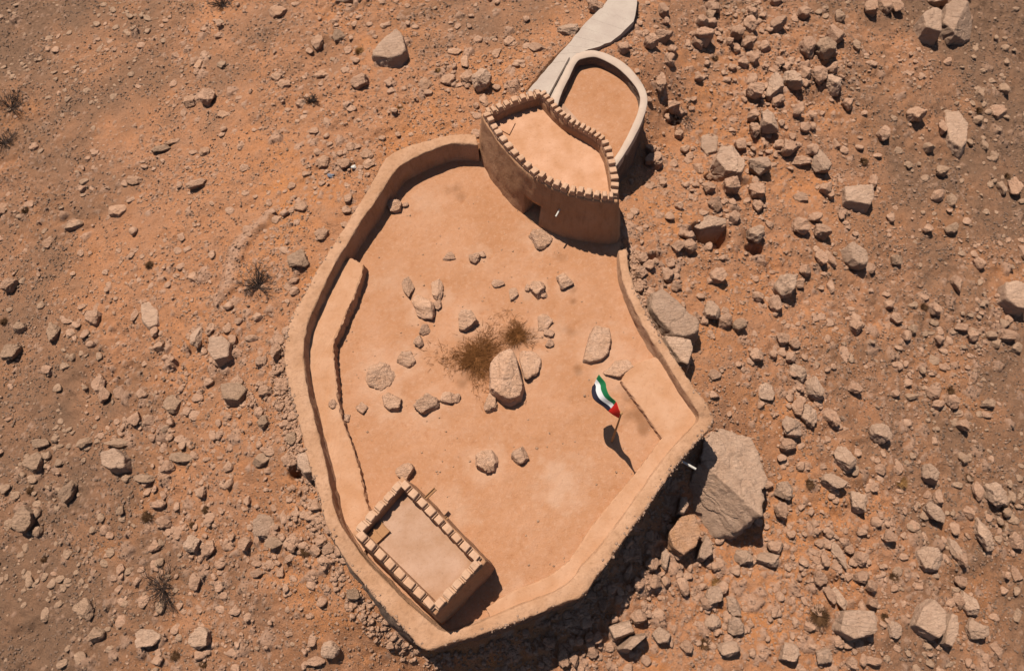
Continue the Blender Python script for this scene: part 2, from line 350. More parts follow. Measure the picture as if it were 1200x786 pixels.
# soil tone: greyer outer gravel with lens vignetting painted in as darkening, bright orange trodden soil round the fort
dd = distpoly(GX.ravel(), GY.ravel(), FORT[::3]); bx = GX.ravel(); by = GY.ravel()
def vignette_tone_at(x, y):
    d = distpoly(x, y, FORT[::6])
    return np.clip((d - 18) / 34 + .9 * fbm(x / 14, y / 14, 61, 3) + .5 * fbm(x / 2.5, y / 2.5, 63, 3) + 1.0 * np.clip((-x - 12) / 20, 0, 1) * np.clip((30 - y) / 14, 0, 1), 0, 1)  # last term paints extra vignette darkening into the lower left
tone = np.clip((dd - 18) / 34 + .9 * fbm(bx / 14, by / 14, 61, 3) + .5 * fbm(bx / 2.5, by / 2.5, 63, 3) + 1.0 * np.clip((-bx - 12) / 20, 0, 1) * np.clip((30 - by) / 14, 0, 1), 0, 1) * .95
def attr(o, nm, vals):  # per-vertex mask for a procedural material
    a = o.data.attributes.new(nm, 'FLOAT', 'POINT'); a.data.foreach_set('value', np.asarray(vals, np.float32))
attr(ground, 'tone', tone)
far_ = (np.abs(bx) > 75) | (np.abs(by - 35) > 55)
attr(ground, 'stone', np.where(far_, 0, rubble_field(bx, by)[1]))

# ------------------------------------------------------------------ courtyard floor
cx0, cy0 = FORT.min(0) - .5; cx1, cy1 = FORT.max(0) + .5
ax_ = np.arange(cx0, cx1, .14); ay_ = np.arange(cy0, cy1, .14); QX, QY = np.meshgrid(ax_, ay_)
floor_poly = np.vstack([WC[::3], PX([(728, 250), (690, 250), (640, 215), (600, 185), (575, 160)], 0)[:, :2]])
ins = inpoly(QX, QY, floor_poly)
btb = BTC + (BT - BTC) * 1.03
dT = distpoly(QX.ravel(), QY.ravel(), btb).reshape(QX.shape); dW = distpoly(QX.ravel(), QY.ravel(), WI[::6], False).reshape(QX.shape)
QZ = .10 * fbm(QX / 4, QY / 4, 3, 3) + .03 * fbm(QX / .6, QY / .6, 8, 3) + .16 * np.exp(-dW / .35)
def stain_field(spots):
    s = np.zeros(QX.shape)
    for px, py, r, k in spots:
        p = P(px, py, 0); rr = np.hypot(QX - p[0], (QY - p[1])) / (r / 14.0) + .9 * fbm(QX / .7, QY / .7, 31, 3)
        s = np.maximum(s, k * np.clip(1.25 - rr, 0, 1))
    return s
stain = stain_field([(533,221,11,.5),(540,228,8,.4),(672,340,6,.5),(672,352,5,.5),(669,388,7,.35),(677,432,6,.5),(741,470,9,.35),(758,500,12,.55),(748,485,14,.55),(738,465,10,.5),(655,300,8,.3),(640,383,7,.4),
  (562,420,30,.75),(552,436,20,.6),(606,396,18,.7),(575,410,20,.8),(625,345,10,.3),(735,455,10,.3)])
pale = stain_field([(a_, b_, r_, .4) for a_, b_, r_ in ((497,361,26),(513,348,16),(479,338,16),(446,441,30),(459,471,22),(501,476,22),(547,379,22),(631,340,20),(662,332,16),(621,429,28),(640,390,22),(571,542,22),(477,422,20),(633,281,26),(724,436,28),(700,405,28),(560,303,16))] + [(660,565,30,.5),(655,580,18,.5),(500,240,24,.25),(455,330,20,.3),(520,590,26,.3),(540,600,18,.4),(445,440,26,.45),(480,420,20,.3),(720,290,10,.2),(606,690,14,.3),(650,272,16,.35),(570,200,9,.35),(600,235,9,.3)])
vid = -np.ones(QX.shape, int); keep = ins
vid[keep] = np.arange(keep.sum())
q = np.stack([vid[:-1, :-1], vid[:-1, 1:], vid[1:, 1:], vid[1:, :-1]], -1).reshape(-1, 4); q = q[(q >= 0).all(1)]
court = mesh_obj('courtyard_ground', np.stack([QX[keep], QY[keep], QZ[keep]], -1), q, M['court'], smooth=True); tag(court, kind='structure')
attr(court, 'tone', stain[keep]); attr(court, 'pale', pale[keep])
def CZ(x, y): return float(.10 * fbm(np.array([x / 4.]), np.array([y / 4.]), 3, 3)[0])

# ------------------------------------------------------------------ enclosure wall
def unit(v): return v / (np.linalg.norm(v, axis=-1, keepdims=True) + 1e-9)
def wall_strip(rows, seed, amp, name, mat, parent, caps=True, ragged=0):
    # rows: list of (K,3) arrays from outside to inside
    G = np.array(rows); R_, K_, _ = G.shape
    a = np.arange(K_)[None, :] * .16 * 2.2; bq = np.arange(R_)[:, None] * .9
    s = seed
    nz = fbm(a / 1.6 + bq * 0, bq + 3.3, s, 3); nz2 = fbm(a / 1.6 + 50, bq + 7.7, s + 9, 3)
    nrm = unit(G[0, :, :2] - G[-1, :, :2])
    nz = nz + .8 * ragged * fbm(a * 1.7, bq + 1.1, s + 21, 3) * (np.arange(R_)[:, None] < 5)
    G[:, :, 0] += amp * nz * nrm[None, :, 0]; G[:, :, 1] += amp * nz * nrm[None, :, 1]; G[:, :, 2] += amp * .5 * nz2
    V = G.transpose(1, 0, 2).reshape(-1, 3); id_ = np.arange(K_ * R_).reshape(K_, R_)
    f = np.stack([id_[:-1, :-1], id_[:-1, 1:], id_[1:, 1:], id_[1:, :-1]], -1).reshape(-1, 4)
    fl = [tuple(x) for x in f]
    if caps: fl += [tuple(id_[0, ::-1]), tuple(id_[-1, :])]
    return mesh_obj(name, V, fl, mat, parent, smooth=True)
nrm = unit(WO - WI); kern = np.ones(9) / 9
nrm = unit(np.stack([np.convolve(np.pad(nrm[:, i], 4, 'edge'), kern, 'valid') for i in (0, 1)], -1))
zt, zi, zo = wl[:, 4], wl[:, 5], wl[:, 6]
def row(base, off, z): return np.column_stack([base + nrm * np.asarray(off).reshape(-1, 1), z])
fw = empty('enclosure_wall', (WC[0][0], WC[0][1], 0), 'long curving mud-plastered enclosure wall with rounded top around the courtyard', 'wall')
zsplit = np.maximum(zt - 1.1, zo)
rows = [row(WO, -.02, zt - 1.15), row(WO, .0, zt - .8), row(WO, .0, zt - .4), row(WO, .0, zt - .10), row(WO, -.02, zt - .03), row(WO, -.12, zt), row((WO + WI) / 2, 0, zt),
        row(WI, .12, zt - .01), row(WI, .03, zt - .035), row(WI, .0, zt - .09), row(WI, -.02, zt - .25)]
for f_ in (.35, .6, .8): rows.append(row(WI, -.03 - .12 * f_, (zt - .25) * (1 - f_) + (zi) * f_))
rows.append(row(WI, -.20, zi - .05)); rows.append(row(WI, -.25, zi - .5))
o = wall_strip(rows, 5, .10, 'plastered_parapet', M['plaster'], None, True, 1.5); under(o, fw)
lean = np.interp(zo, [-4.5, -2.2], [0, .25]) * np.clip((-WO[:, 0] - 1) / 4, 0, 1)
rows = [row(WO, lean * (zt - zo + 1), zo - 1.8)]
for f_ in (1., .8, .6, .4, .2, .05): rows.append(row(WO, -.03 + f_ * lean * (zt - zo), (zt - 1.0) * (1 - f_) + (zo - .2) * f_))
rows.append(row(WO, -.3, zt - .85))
o = wall_strip(rows, 15, .24, 'rubble_footing', M['shade_dark_stone'], None, caps=False); under(o, fw)

# ------------------------------------------------------------------ benches (raised mud platforms against the wall, inside)
def platform(name, poly, ztop, zbot, mat, jit=.05, seed=1, zfun=None, parent=None):
    p = np.asarray(poly)[:, :2]; pts = []
    for i in range(len(p)):
        a = p[i]; b = p[(i + 1) % len(p)]; k = max(1, int(np.linalg.norm(b - a) / .18))
        for j in range(k): pts.append(a + (b - a) * j / k)
    pts = np.array(pts); K_ = len(pts)
    t = unit(np.roll(pts, -1, 0) - np.roll(pts, 1, 0)); nn = np.stack([t[:, 1], -t[:, 0]], -1)
    area = .5 * np.sum(p[:, 0] * np.roll(p[:, 1], -1) - np.roll(p[:, 0], -1) * p[:, 1])
    if area < 0: nn = -nn
    ar = np.arange(K_) * .5
    rr = []
    for lv, (off, z) in enumerate([(.06, zbot), (.05, zbot * .6 + ztop * .4), (.03, zbot * .25 + ztop * .75), (0., ztop - .05), (-.08, ztop)]):
        w = jit * 2 * fbm(ar * 2 + lv * 3.1, ar * 0 + lv * .8, seed, 3); zz = z + (zfun(pts[:, 1]) * (z / ztop) if zfun and z > 0 else 0)
        rr.append(np.column_stack([pts + nn * (off + w)[:, None], np.full(K_, z) + zz * 0 + (zz - z)]))
    V = np.concatenate(rr); fl = []
    for l in range(4):
        for i in range(K_):
            j = (i + 1) % K_; fl.append((l * K_ + i, l * K_ + j, (l + 1) * K_ + j, (l + 1) * K_ + i))
    top = [4 * K_ + i for i in range(K_)]; fl.append(tuple(top))
    if area < 0: fl = [f[::-1] for f in fl]
    return mesh_obj(name, V, fl, mat, parent)
def seq(px, z): return [P(a, b, z)[:2] for a, b in px]
def wall_px_between(i0, i1):   # wall centre points between survey stations
    a = np.array(ctl[i0][:4]); return [(np.array(c[:2]) + np.array(c[2:4])) / 2 for c in ctl[i0:i1 + 1]]
edgeL = [(411,303),(427,311),(423,327),(417,346),(409,363),(402,378),(392,400),(391,416),(394,442),(395,466),(399,483),(405,503),(412,520),(416,535),(421,550),(426,575),(430,592),(440,610)]
zb_L = lambda y: np.interp(y, [8., 16., 22., 32.], [-.25, -.15, .25, .3])
bl = [P(a, b, .8 + (.12 if b < 470 else -.2))[:2] for a, b in edgeL] + list(reversed(wall_px_between(9, 21)))
b1 = platform('mud_bench', bl, .8, -.3, M['bench'], .09, 3, zb_L); recenter(b1, (*np.mean(bl, 0), 0)); tag(b1, 'long raised mud bench inside the left wall with a ragged dark edge', 'bench')
edgeS = [(728,446),(742,465),(758,487),(776,513),(762,532),(745,554),(724,579),(694,616),(667,657),(648,672),(628,682),(606,690),(588,700),(570,712)]
bs = seq(edgeS, .5) + wall_px_between(27, 42) + seq([(768,418),(745,425),(733,436)], .5)
b2 = platform('mud_bench', bs, .5, -.3, M['bench'], .05, 6); recenter(b2, (*np.mean(bs, 0), 0)); tag(b2, 'low wide mud bench along the lower right wall, widening into a triangle beside the flagpole', 'bench')

# ------------------------------------------------------------------ towers
def offset_poly(p, d):           # outward for counter-clockwise polygons, mitred
    n_ = len(p); out = []
    area = .5 * np.sum(p[:, 0] * np.roll(p[:, 1], -1) - np.roll(p[:, 0], -1) * p[:, 1]); sg = 1 if area > 0 else -1
    for i in range(n_):
        a = p[i] - p[i - 1]; b = p[(i + 1) % n_] - p[i]; a = a / np.linalg.norm(a); b = b / np.linalg.norm(b)
        na = np.array([a[1], -a[0]]) * sg; nb = np.array([b[1], -b[0]]) * sg; m_ = na + nb; m_ /= np.linalg.norm(m_)
        out.append(p[i] + m_ * d / max(.45, m_ @ na))
    return np.array(out)
def dens(p, step, corner):
    """densify a closed polygon; gives points and, for each, whether it belongs near a hard corner"""
    out = []
    for i in range(len(p)):
        a = p[i]; b = p[(i + 1) % len(p)]; k = max(1, int(round(np.linalg.norm(b - a) / step)))
        for j in range(k): out.append(a + (b - a) * j / k)
    return np.array(out)
def tower(kind, label, poly, z_mer, mer_h, z_roof, z_base, batter, thick, door, wallmat, roofmat, pitch, seed, mer_w=.62, sides=None):
    area = .5 * np.sum(poly[:, 0] * np.roll(poly[:, 1], -1) - np.roll(poly[:, 0], -1) * poly[:, 1])
    if area < 0: poly = poly[::-1]
    zp = z_mer - mer_h; c = poly.mean(0); root = empty(kind, (c[0], c[1], 0), label, 'tower')
    base = dens(poly, .25, None); K_ = len(base)
    tg = unit(np.roll(base, -1, 0) - np.roll(base, 1, 0)); nn = np.stack([tg[:, 1], -tg[:, 0]], -1)
    zs = list(np.linspace(z_base, 0, 3)[:-1]) + list(np.arange(0, zp - .3, .3)) + [zp - .25, zp - .04]
    rows_ = []
    for li, z in enumerate(zs):
        off = batter * (zp - z) + .02; w = .09 * fbm(np.arange(K_) * .35 + li * .13, np.full(K_, z * 1.3), seed, 3)
        rows_.append(np.column_stack([base + nn * (off + w)[:, None], np.full(K_, z)]))
    for off, z in ((-.05, zp), (-thick + .05, zp), (-thick - .01, zp - .05), (-thick - .04, (zp + z_roof) / 2), (-thick - .10, z_roof - .1)):
        op = dens(offset_poly(poly, off), .25, None)
        # resample to K_ points keeping correspondence by nearest param of mitred polygon
        pts = []
        for i in range(len(poly)):
            a = offset_poly(poly, off)[i]; b = offset_poly(poly, off)[(i + 1) % len(poly)]
            k = max(1, int(round(np.linalg.norm(poly[(i + 1) % len(poly)] - poly[i]) / .25)))
            for j in range(k): pts.append(a + (b - a) * j / k)
        rows_.append(np.column_stack([np.array(pts), np.full(K_, z) + .02 * fbm(np.arange(K_) * .6, np.full(K_, off), seed + 4, 2)]))
    V = np.concatenate(rows_); fl = []; dcols = set(); zdoor = None
    if door:
        dp, dw, dh = door; dcen = np.argmin(np.hypot(*(base - dp).T)); hw = max(1, int(round(dw / .25 / 2)))
        dcols = {(dcen + i) % K_ for i in range(-hw, hw + 1)}; zdoor = dh
    nrow = len(rows_); outer_n = len(zs); dlev = max(i for i, z in enumerate(zs) if door and z <= zdoor) if door else -1
    dl0 = min(i for i, z in enumerate(zs) if z >= -.01)
    for l in range(nrow - 1):
        for i in range(K_):
            j = (i + 1) % K_
            if door and i in dcols and dl0 <= l < dlev: continue
            fl.append((l * K_ + i, l * K_ + j, (l + 1) * K_ + j, (l + 1) * K_ + i))
    if door:                      # reveal of the doorway
        cols = [(dcen + i) % K_ for i in range(-hw, hw + 2)]; nd = -nn[dcen]
        def deep(vi):
            v = V_list[vi]; V_list.append((v[0] + nd[0] * 2.4, v[1] + nd[1] * 2.4, v[2])); return len(V_list) - 1
        V_list = [tuple(v) for v in V]; ring = [dl0 * K_ + cc for cc in cols] + [l * K_ + cols[-1] for l in range(dl0 + 1, dlev + 1)] + \
            [dlev * K_ + cc for cc in cols[-2::-1]] + [l * K_ + cols[0] for l in range(dlev - 1, dl0, -1)]
        dr = [deep(v) for v in ring]
        for a in range(len(ring)):
            b = (a + 1) % len(ring); fl.append((ring[a], ring[b], dr[b], dr[a]))
        fl.append(tuple(dr)); V = V_list
    o = mesh_obj('wall', V, fl, wallmat, None, smooth=False); under(o, root)
    for p_ in o.data.polygons: p_.use_smooth = True
    rp = offset_poly(poly, -thick + .05); ctr = rp.mean(0)
    rpd = dens(rp, .4, None); rv = [(x, y, z_roof) for x, y in rpd]
    o = mesh_obj('roof', rv, [tuple(range(len(rv)))], roofmat); under(o, root)
    # merlons: stepped little blocks on the parapet
    mid = offset_poly(poly, -thick / 2 - .02); rnd = random.Random(seed)
    corners = sides if sides else range(len(poly))
    crn = [i for i in range(len(poly)) if sides is None or i in sides]
    for a in range(len(crn)):
        i0 = crn[a]; i1 = crn[(a + 1) % len(crn)]
        ids = []; i = i0
        while True:
            ids.append(i)
            if i == i1 and len(ids) > 1: break
            i = (i + 1) % len(poly)
        line = mid[ids]; seg = np.linalg.norm(np.diff(line, axis=0), axis=1); L = seg.sum(); k = max(2, int(round(L / pitch)))
        cum = np.concatenate([[0], np.cumsum(seg)])
        for j in range(k):
            s = L * (j + .5) / k; q_ = min(np.searchsorted(cum, s) - 1, len(seg) - 1); u = (s - cum[q_]) / seg[q_]
            pos = line[q_] + (line[q_ + 1] - line[q_]) * u; d = unit(line[q_ + 1] - line[q_]); ang = math.atan2(d[1], d[0])
            build_merlon(root, pos, ang + rnd.uniform(-.07, .07), zp, L / k * mer_w * rnd.uniform(.88, 1.02), thick * rnd.uniform(.88, 1.08), mer_h * rnd.uniform(.78, 1.08), rnd)
    return root, base, nn, zp
def build_merlon(root, pos, ang, z, w, t, h, rnd):
    # profile along the parapet: broad shoulders, a raised rounded middle
    prof = [(-.5, -.06), (-.5, .40), (-.47, .44), (-.35, .48), (-.34, .88), (-.28, .98), (0, 1.02), (.28, .98), (.34, .88), (.35, .48), (.47, .44), (.5, .40), (.5, -.06)]
    ca_, sa_ = math.cos(ang), math.sin(ang); V = []; n_ = len(prof)
    for (tt, sh) in ((-.5, .93), (-.44, 1.), (.44, 1.), (.5, .93)):
        for x, y in prof:
            lx = x * w * sh + rnd.uniform(-.016, .016); ly = tt * t + rnd.uniform(-.014, .014); zz = z + y * h * (sh if y > 0 else 1) + rnd.uniform(-.016, .016)
            V.append((pos[0] + lx * ca_ - ly * sa_, pos[1] + lx * sa_ + ly * ca_, zz))
    fl = [tuple(range(n_))[::1], tuple(range(3 * n_, 4 * n_))[::-1]]
    for l in range(3):
        for i in range(n_):
            j = (i + 1) % n_; fl.append((l * n_ + j, l * n_ + i, (l + 1) * n_ + i, (l + 1) * n_ + j))
    o = mesh_obj('merlon', V, fl, M['merlon']); under(o, root); return o
dpx = P(626, 252, 0)[:2]
bt, bt_base, bt_n, bt_zp = tower('watch_tower', 'large curved fort tower with crenellated parapet and dark doorway above the courtyard', BT, 5.75, .6, 4.3, -3.0, .13, .56, (dpx, 1.3, 2.5), M['tower'], M['roof'], .84, 11, .97)
stw, st_base, st_n, st_zp = tower('watch_tower', 'small rectangular tower with crenellated parapet at the lower left corner of the fort', ST, 4.25, .5, 3.0, -1.5, .10, .50, None, M['tower'], M['roof2'], .84, 21, .97)
def prism(name, pts, z0, z1, mat, root=None, bev=.03):
    p = np.asarray(pts); q_ = p.mean(0) + (p - p.mean(0)) * (1 - bev); k = len(p)
    area = .5 * np.sum(p[:, 0] * np.roll(p[:, 1], -1) - np.roll(p[:, 0], -1) * p[:, 1])
    V = [(*a, z0) for a in p] + [(*a, z1 - .03) for a in p] + [(*a, z1) for a in q_]
    fl = [tuple(range(k))[::-1]] + [(l * k + i, l * k + (i + 1) % k, (l + 1) * k + (i + 1) % k, (l + 1) * k + i) for l in (0, 1) for i in range(k)] + [tuple(range(2 * k, 3 * k))]
    if area < 0: fl = [f[::-1] for f in fl]
    o = mesh_obj(name, V, fl, mat)
    return under(o, root) if root else o
# roof hatches
prism('roof_hatch', [P(a, b, 4.4)[:2] for a, b in ((597,139),(604,144),(597,158),(588,153))], 4.2, 4.42, M['roof'], bt)
h0 = prism('roof_hatch', [P(a, b, 3.25)[:2] for a, b in ((447,611),(457,622),(440,638),(430,627))], 2.95, 3.25, M['hatch'], stw)
for u in (.0, .5, 1.0):
    a = np.array([447,611.]) * (1-u) + np.array([430,627.]) * u; b = np.array([457,622.]) * (1-u) + np.array([440,638.]) * u
    d = (np.array([430,627.]) - np.array([447,611.])) / 23.4 * .8
    prism('hatch_batten', [P(*x, 3.3)[:2] for x in (a, b, b + d, a + d)], 3.22, 3.31, M['wood'], stw)

# tubes
def tube(pts, radii, sides=6):
    pts = np.asarray(pts, float); V = []; fl = []
    for i, p in enumerate(pts):
        d = pts[min(i + 1, len(pts) - 1)] - pts[max(i - 1, 0)]; d = d / (np.linalg.norm(d) + 1e-9)
        u = np.cross(d, [0, 0, 1]) if abs(d[2]) < .95 else np.cross(d, [1, 0, 0]); u /= np.linalg.norm(u); w = np.cross(d, u)
        for k in range(sides):
            a = 2 * math.pi * k / sides; V.append(p + radii[i] * (math.cos(a) * u + math.sin(a) * w))
    for i in range(len(pts) - 1):
        for k in range(sides):
            fl.append((i * sides + k, i * sides + (k + 1) % sides, (i + 1) * sides + (k + 1) % sides, (i + 1) * sides + k))
    fl.append(tuple(range(sides))[::-1]); fl.append(tuple(range((len(pts) - 1) * sides, len(pts) * sides)))
    return V, fl
def spout(name, a, b, r, mat, label, hollow=True):
    a = np.array(a); b = np.array(b); V, fl = tube([a, a + (b - a) * .5, b], [r, r, r], 12)
    if hollow:
        fl = fl[:-1]; V2, f2 = tube([b, a + (b - a) * .5], [r * .75, r * .75], 12); k = len(V); f2 = f2[:-2] + [f2[-1]]
        fl += [tuple(i + k for i in f) for f in f2]; V = list(V) + list(V2)
        fl += [(24 + i, 24 + (i + 1) % 12, k + (i + 1) % 12, k + i) for i in range(12)]
    o = mesh_obj(name, V, fl, mat); recenter(o, (a + b) / 2); tag(o, label, 'drain spout'); return o
# white pipe through the large tower's courtyard face: where the line of sight meets the wall at 3 m
a3 = P(662, 234, 3.1); i = np.argmin(np.hypot(*(bt_base - a3[:2]).T)); nb = bt_n[i]; s0 = bt_base[i] + nb * .0
spout('drain_spout', (*s0, 3.15), (*(s0 + nb * .95), 3.0), .07, M['white'], 'short white drain pipe projecting from the shaded face of the large tower')
c_ = P(799, 541, -.3); wi = np.argmin(np.hypot(*(WO - c_[:2]).T)); s0 = WO[wi]; 
spout('drain_spout', (*(s0 - nrm[wi] * .1), -.3), (*(s0 + nrm[wi] * 1.2), -.42), .09, M['white'], 'white drain pipe sticking out of the dark outer wall beside the giant boulder')
for (qx, qy), lb in (((494,588), 'wooden waterspout on the small tower near its upper corner'), ((517,612), 'short wooden waterspout on the middle of the small tower wall')):
    c_ = P(qx, qy, 2.7); k = np.argmin(np.hypot(*(st_base - c_[:2]).T)); nb = st_n[k]; s0 = st_base[k]; Lg = 1.05 if qx < 500 else .3
    tz = np.array([-nb[1], nb[0]]); pr = [(-.12, .1), (-.12, -.06), (.12, -.06), (.12, .1), (.07, .1), (.07, 0), (-.07, 0), (-.07, .1)]
    V = [(*(s0 + tz * x + nb * (0 if e == 0 else Lg)), 2.95 + y - (.1 if e else 0)) for e in (0, 1) for x, y in pr]
    fl = [(i, (i + 1) % 8, 8 + (i + 1) % 8, 8 + i) for i in range(8)] + [(0, 1, 6, 7), (1, 2, 5, 6), (2, 3, 4, 5), (8, 15, 14, 9), (9, 14, 13, 10), (10, 13, 12, 11)]
    o = mesh_obj('waterspout', V, fl, M['wood']); recenter(o, (*s0, 2.9)); tag(o, lb, 'waterspout')

# ------------------------------------------------------------------ terrace
tr = empty('terrace', (*TER_POLY.mean(0), 0), 'round walled terrace with pale coping and earth floor behind the large tower', 'terrace')
tc = catmull(np.column_stack([TO, TI, np.full(len(TO), ZR + .7)]), .16)
t_o, t_i = tc[:, :2], tc[:, 2:4]; tn = unit(t_o - t_i)
def trow(b, off, z): return np.column_stack([b + tn * off, np.full(len(b), z)])
o = wall_strip([trow(t_o, .0, ZR - .3), trow(t_o, .0, ZR + .5), trow(t_o, .0, ZR + .66), trow(t_o, -.04, ZR + .7), trow(t_i, .04, ZR + .7), trow(t_i, .0, ZR + .66), trow(t_i, .02, ZR + .6)], 31, .03, 'coping', M['coping'], None); under(o, tr)
o = wall_strip([trow(t_i, .12, ZR + .6), trow(t_i, .05, ZR + .4), trow(t_i, .04, ZR + .2), trow(t_i, .02, ZR + .0), trow(t_i, .0, ZR - .6)], 33, .14, 'stone_lining', M['shade_dark_stone'], None, False); under(o, tr)
o = wall_strip([trow(t_o, .1, -6.5), trow(t_o, .05, -2.5), trow(t_o, .0, -1), trow(t_o, -.02, 0), trow(t_o, -.04, ZR - .5), trow(t_o, -.1, ZR + .3)], 37, .3, 'retaining_wall', M['shade_dark_stone'], None, False); under(o, tr)
tp = (t_o + t_i) / 2; tp = np.vstack([tp, PX([(700, 190), (660, 160), (640, 135)], ZR)[:, :2]])
o = mesh_obj('earth_floor', [(x, y, ZR - .3) for x, y in tp], [tuple(range(len(tp)))], M['court']); under(o, tr)
prism('door_sill', [P(a, b, ZR + .12)[:2] for a, b in ((660,119),(681,142),(677,146),(656,124))], ZR - .4, ZR - .12, M['roof2'], tr)

# ------------------------------------------------------------------ stairway
SL = [(616,110),(642,79),(667,51),(684,30),(695,18),(706,8),(714,-2),(722,-14)]
SR = [(650,116),(661,90),(676,66),(703,54),(719,47),(735,33),(744,20),(748,-10)]
sl = catmull(SL, 3); srr = catmull(SR, 3)
def res(p, k):
    s = np.concatenate([[0], np.cumsum(np.linalg.norm(np.diff(p, axis=0), axis=1))]); t = np.linspace(0, s[-1], k)
    return np.stack([np.interp(t, s, p[:, i]) for i in (0, 1)], -1)
KS = 24; sl = res(sl, KS + 1) + RNG.normal(0, .35, (KS + 1, 2)); srr = res(srr, KS + 1) + RNG.normal(0, .5, (KS + 1, 2))
stair = empty('stairway', tuple(on_ground(670, 70)), 'pale concrete stepped path climbing to the large tower', 'stairway')
prevz = None
zsteps = []
for k in range(KS):
    mx = (sl[k] + srr[k + 1]) / 2; g = on_ground(*mx); zsteps.append(g[2])
zs_ = np.convolve(np.pad(zsteps, 3, 'edge'), np.ones(7) / 7, 'valid')
for k in range(KS):
    cs = [sl[k], srr[k], srr[k + 1] * 1.06 - srr[k] * .06, sl[k + 1] * 1.06 - sl[k] * .06]; z = 1.25 - .45 * k / KS + (.025 if k % 2 else 0) + random.uniform(0, .012)
    w = [P(*c_, z)[:2] for c_ in cs]
    o = prism('step', w, z - .8, z, M['step'], stair, .004)
    kerb_a, kerb_b = w[0], w[3]
# low kerb on the tower side of the path
kb = [P(642,112,1.45), P(655,88,1.35), P(666,68,1.2)]
V, fl = tube(np.array(kb), [.16, .16, .16], 6); o = mesh_obj('kerb', V, fl, M['step']); under(o, stair)

# ------------------------------------------------------------------ flagpole and flag
fb = P(717, 517, 0); fp = empty('flagpole', tuple(fb), 'brown wooden flagpole standing in the courtyard beside the triangular bench', 'flagpole')
ZP = 6.4
V, fl = tube([fb + [0, 0, -.2], fb + [0, 0, 2], fb + [0.0, 0, 4.5], fb + [0, 0, ZP]], [.085, .08, .065, .05], 10)
o = mesh_obj('pole', V, fl, M['pole']); under(o, fp)
V, fl = tube([fb + [0, 0, ZP - .02], fb + [0, 0, ZP + .03], fb + [0, 0, ZP + .12], fb + [0, 0, ZP + .17]], [.05, .10, .10, .03], 10)
o = mesh_obj('finial', V, fl, M['pole']); under(o, fp)
top = [(728.3,484.5,6.25),(720.5,471,6.05),(714.5,461,5.8),(709,450,5.5),(703,439,5.15)]
bot = [(726.2,490.5,4.85),(717,484,4.9),(706,477,4.85),(696,466,4.7),(692,452,4.55)]
tp_ = catmull([P(*a) for a in top], .1); bp_ = catmull([P(*a) for a in bot], .1)
def res3(p, k):
    s = np.concatenate([[0], np.cumsum(np.linalg.norm(np.diff(p, axis=0), axis=1))]); t = np.linspace(0, s[-1], k)
    return np.stack([np.interp(t, s, p[:, i]) for i in range(3)], -1)
NU, NV = 41, 25; tp_ = res3(tp_, NU); bp_ = res3(bp_, NU); gridf = np.zeros((NU, NV, 3))
for i in range(NU):
    for j in range(NV):
        u = i / (NU - 1); v = j / (NV - 1); p = bp_[i] * (1 - v) + tp_[i] * v
        d = tp_[i] - bp_[i]; h = unit(np.cross(d, tp_[min(i + 1, NU - 1)] - tp_[max(i - 1, 0)]))
        gridf[i, j] = p + h * (.13 * math.sin(u * 11 + v * 2.2) * min(1, u * 3) + .04 * math.sin(u * 23 + v * 5) * u) + np.array([0, 0, -.10 * math.sin(math.pi * v) * (.3 + u)])
V = gridf.reshape(-1, 3); fl = []; mi = []
for i in range(NU - 1):
    for j in range(NV - 1):
        fl.append((i * NV + j, (i + 1) * NV + j, (i + 1) * NV + j + 1, i * NV + j + 1)); u = (i + .5) / (NU - 1); v = (j + .5) / (NV - 1)
        mi.append(0 if u < .27 else (3 if v < 1 / 3 else 2 if v < 2 / 3 else 1))
fg = mesh_obj('flag', V, fl, cloth('red_cloth', (.62, .035, .03)), smooth=True)
for nm, cc in (('green_cloth', (.015, .16, .06)), ('white_cloth', (.72, .72, .72)), ('black_cloth', (.018, .016, .03))): fg.data.materials.append(cloth(nm, cc))
fg.data.polygons.foreach_set('material_index', mi)
sm = fg.modifiers.new('thickness', 'SOLIDIFY'); sm.thickness = .012
recenter(fg, P(727, 487, 5.6)); tag(fg, 'red, green, white and black flag streaming from the courtyard pole', 'flag')

# ------------------------------------------------------------------ rocks
def ico(level):
    t = (1 + 5 ** .5) / 2
    v = [(-1, t, 0), (1, t, 0), (-1, -t, 0), (1, -t, 0), (0, -1, t), (0, 1, t), (0, -1, -t), (0, 1, -t), (t, 0, -1), (t, 0, 1), (-t, 0, -1), (-t, 0, 1)]
    f = [(0,11,5),(0,5,1),(0,1,7),(0,7,10),(0,10,11),(1,5,9),(5,11,4),(11,10,2),(10,7,6),(7,1,8),(3,9,4),(3,4,2),(3,2,6),(3,6,8),(3,8,9),(4,9,5),(2,4,11),(6,2,10),(8,6,7),(9,8,1)]
    v = [np.array(a, float) / np.linalg.norm(a) for a in v]
    for _ in range(level):
        cache = {}; nf = []
        def mid(a, b):
            k = (min(a, b), max(a, b))
            if k not in cache:
                m_ = v[a] + v[b]; v.append(m_ / np.linalg.norm(m_)); cache[k] = len(v) - 1
            return cache[k]
        for a, b, c in f:
            x, y, z = mid(a, b), mid(b, c), mid(c, a); nf += [(a, x, z), (b, y, x), (c, z, y), (x, y, z)]
        f = nf
    return np.array(v), np.array(f)
ICO = {l: ico(l) for l in (0, 1, 2, 3, 4, 5)}
def n3(p, s, sc_):
    return vn(p[:, 0] * sc_ + 11, p[:, 1] * sc_ + p[:, 2] * sc_ * .7, s) + vn(p[:, 2] * sc_ - 5, p[:, 0] * sc_ * .8 + p[:, 1] * sc_ * .4, s + 3)
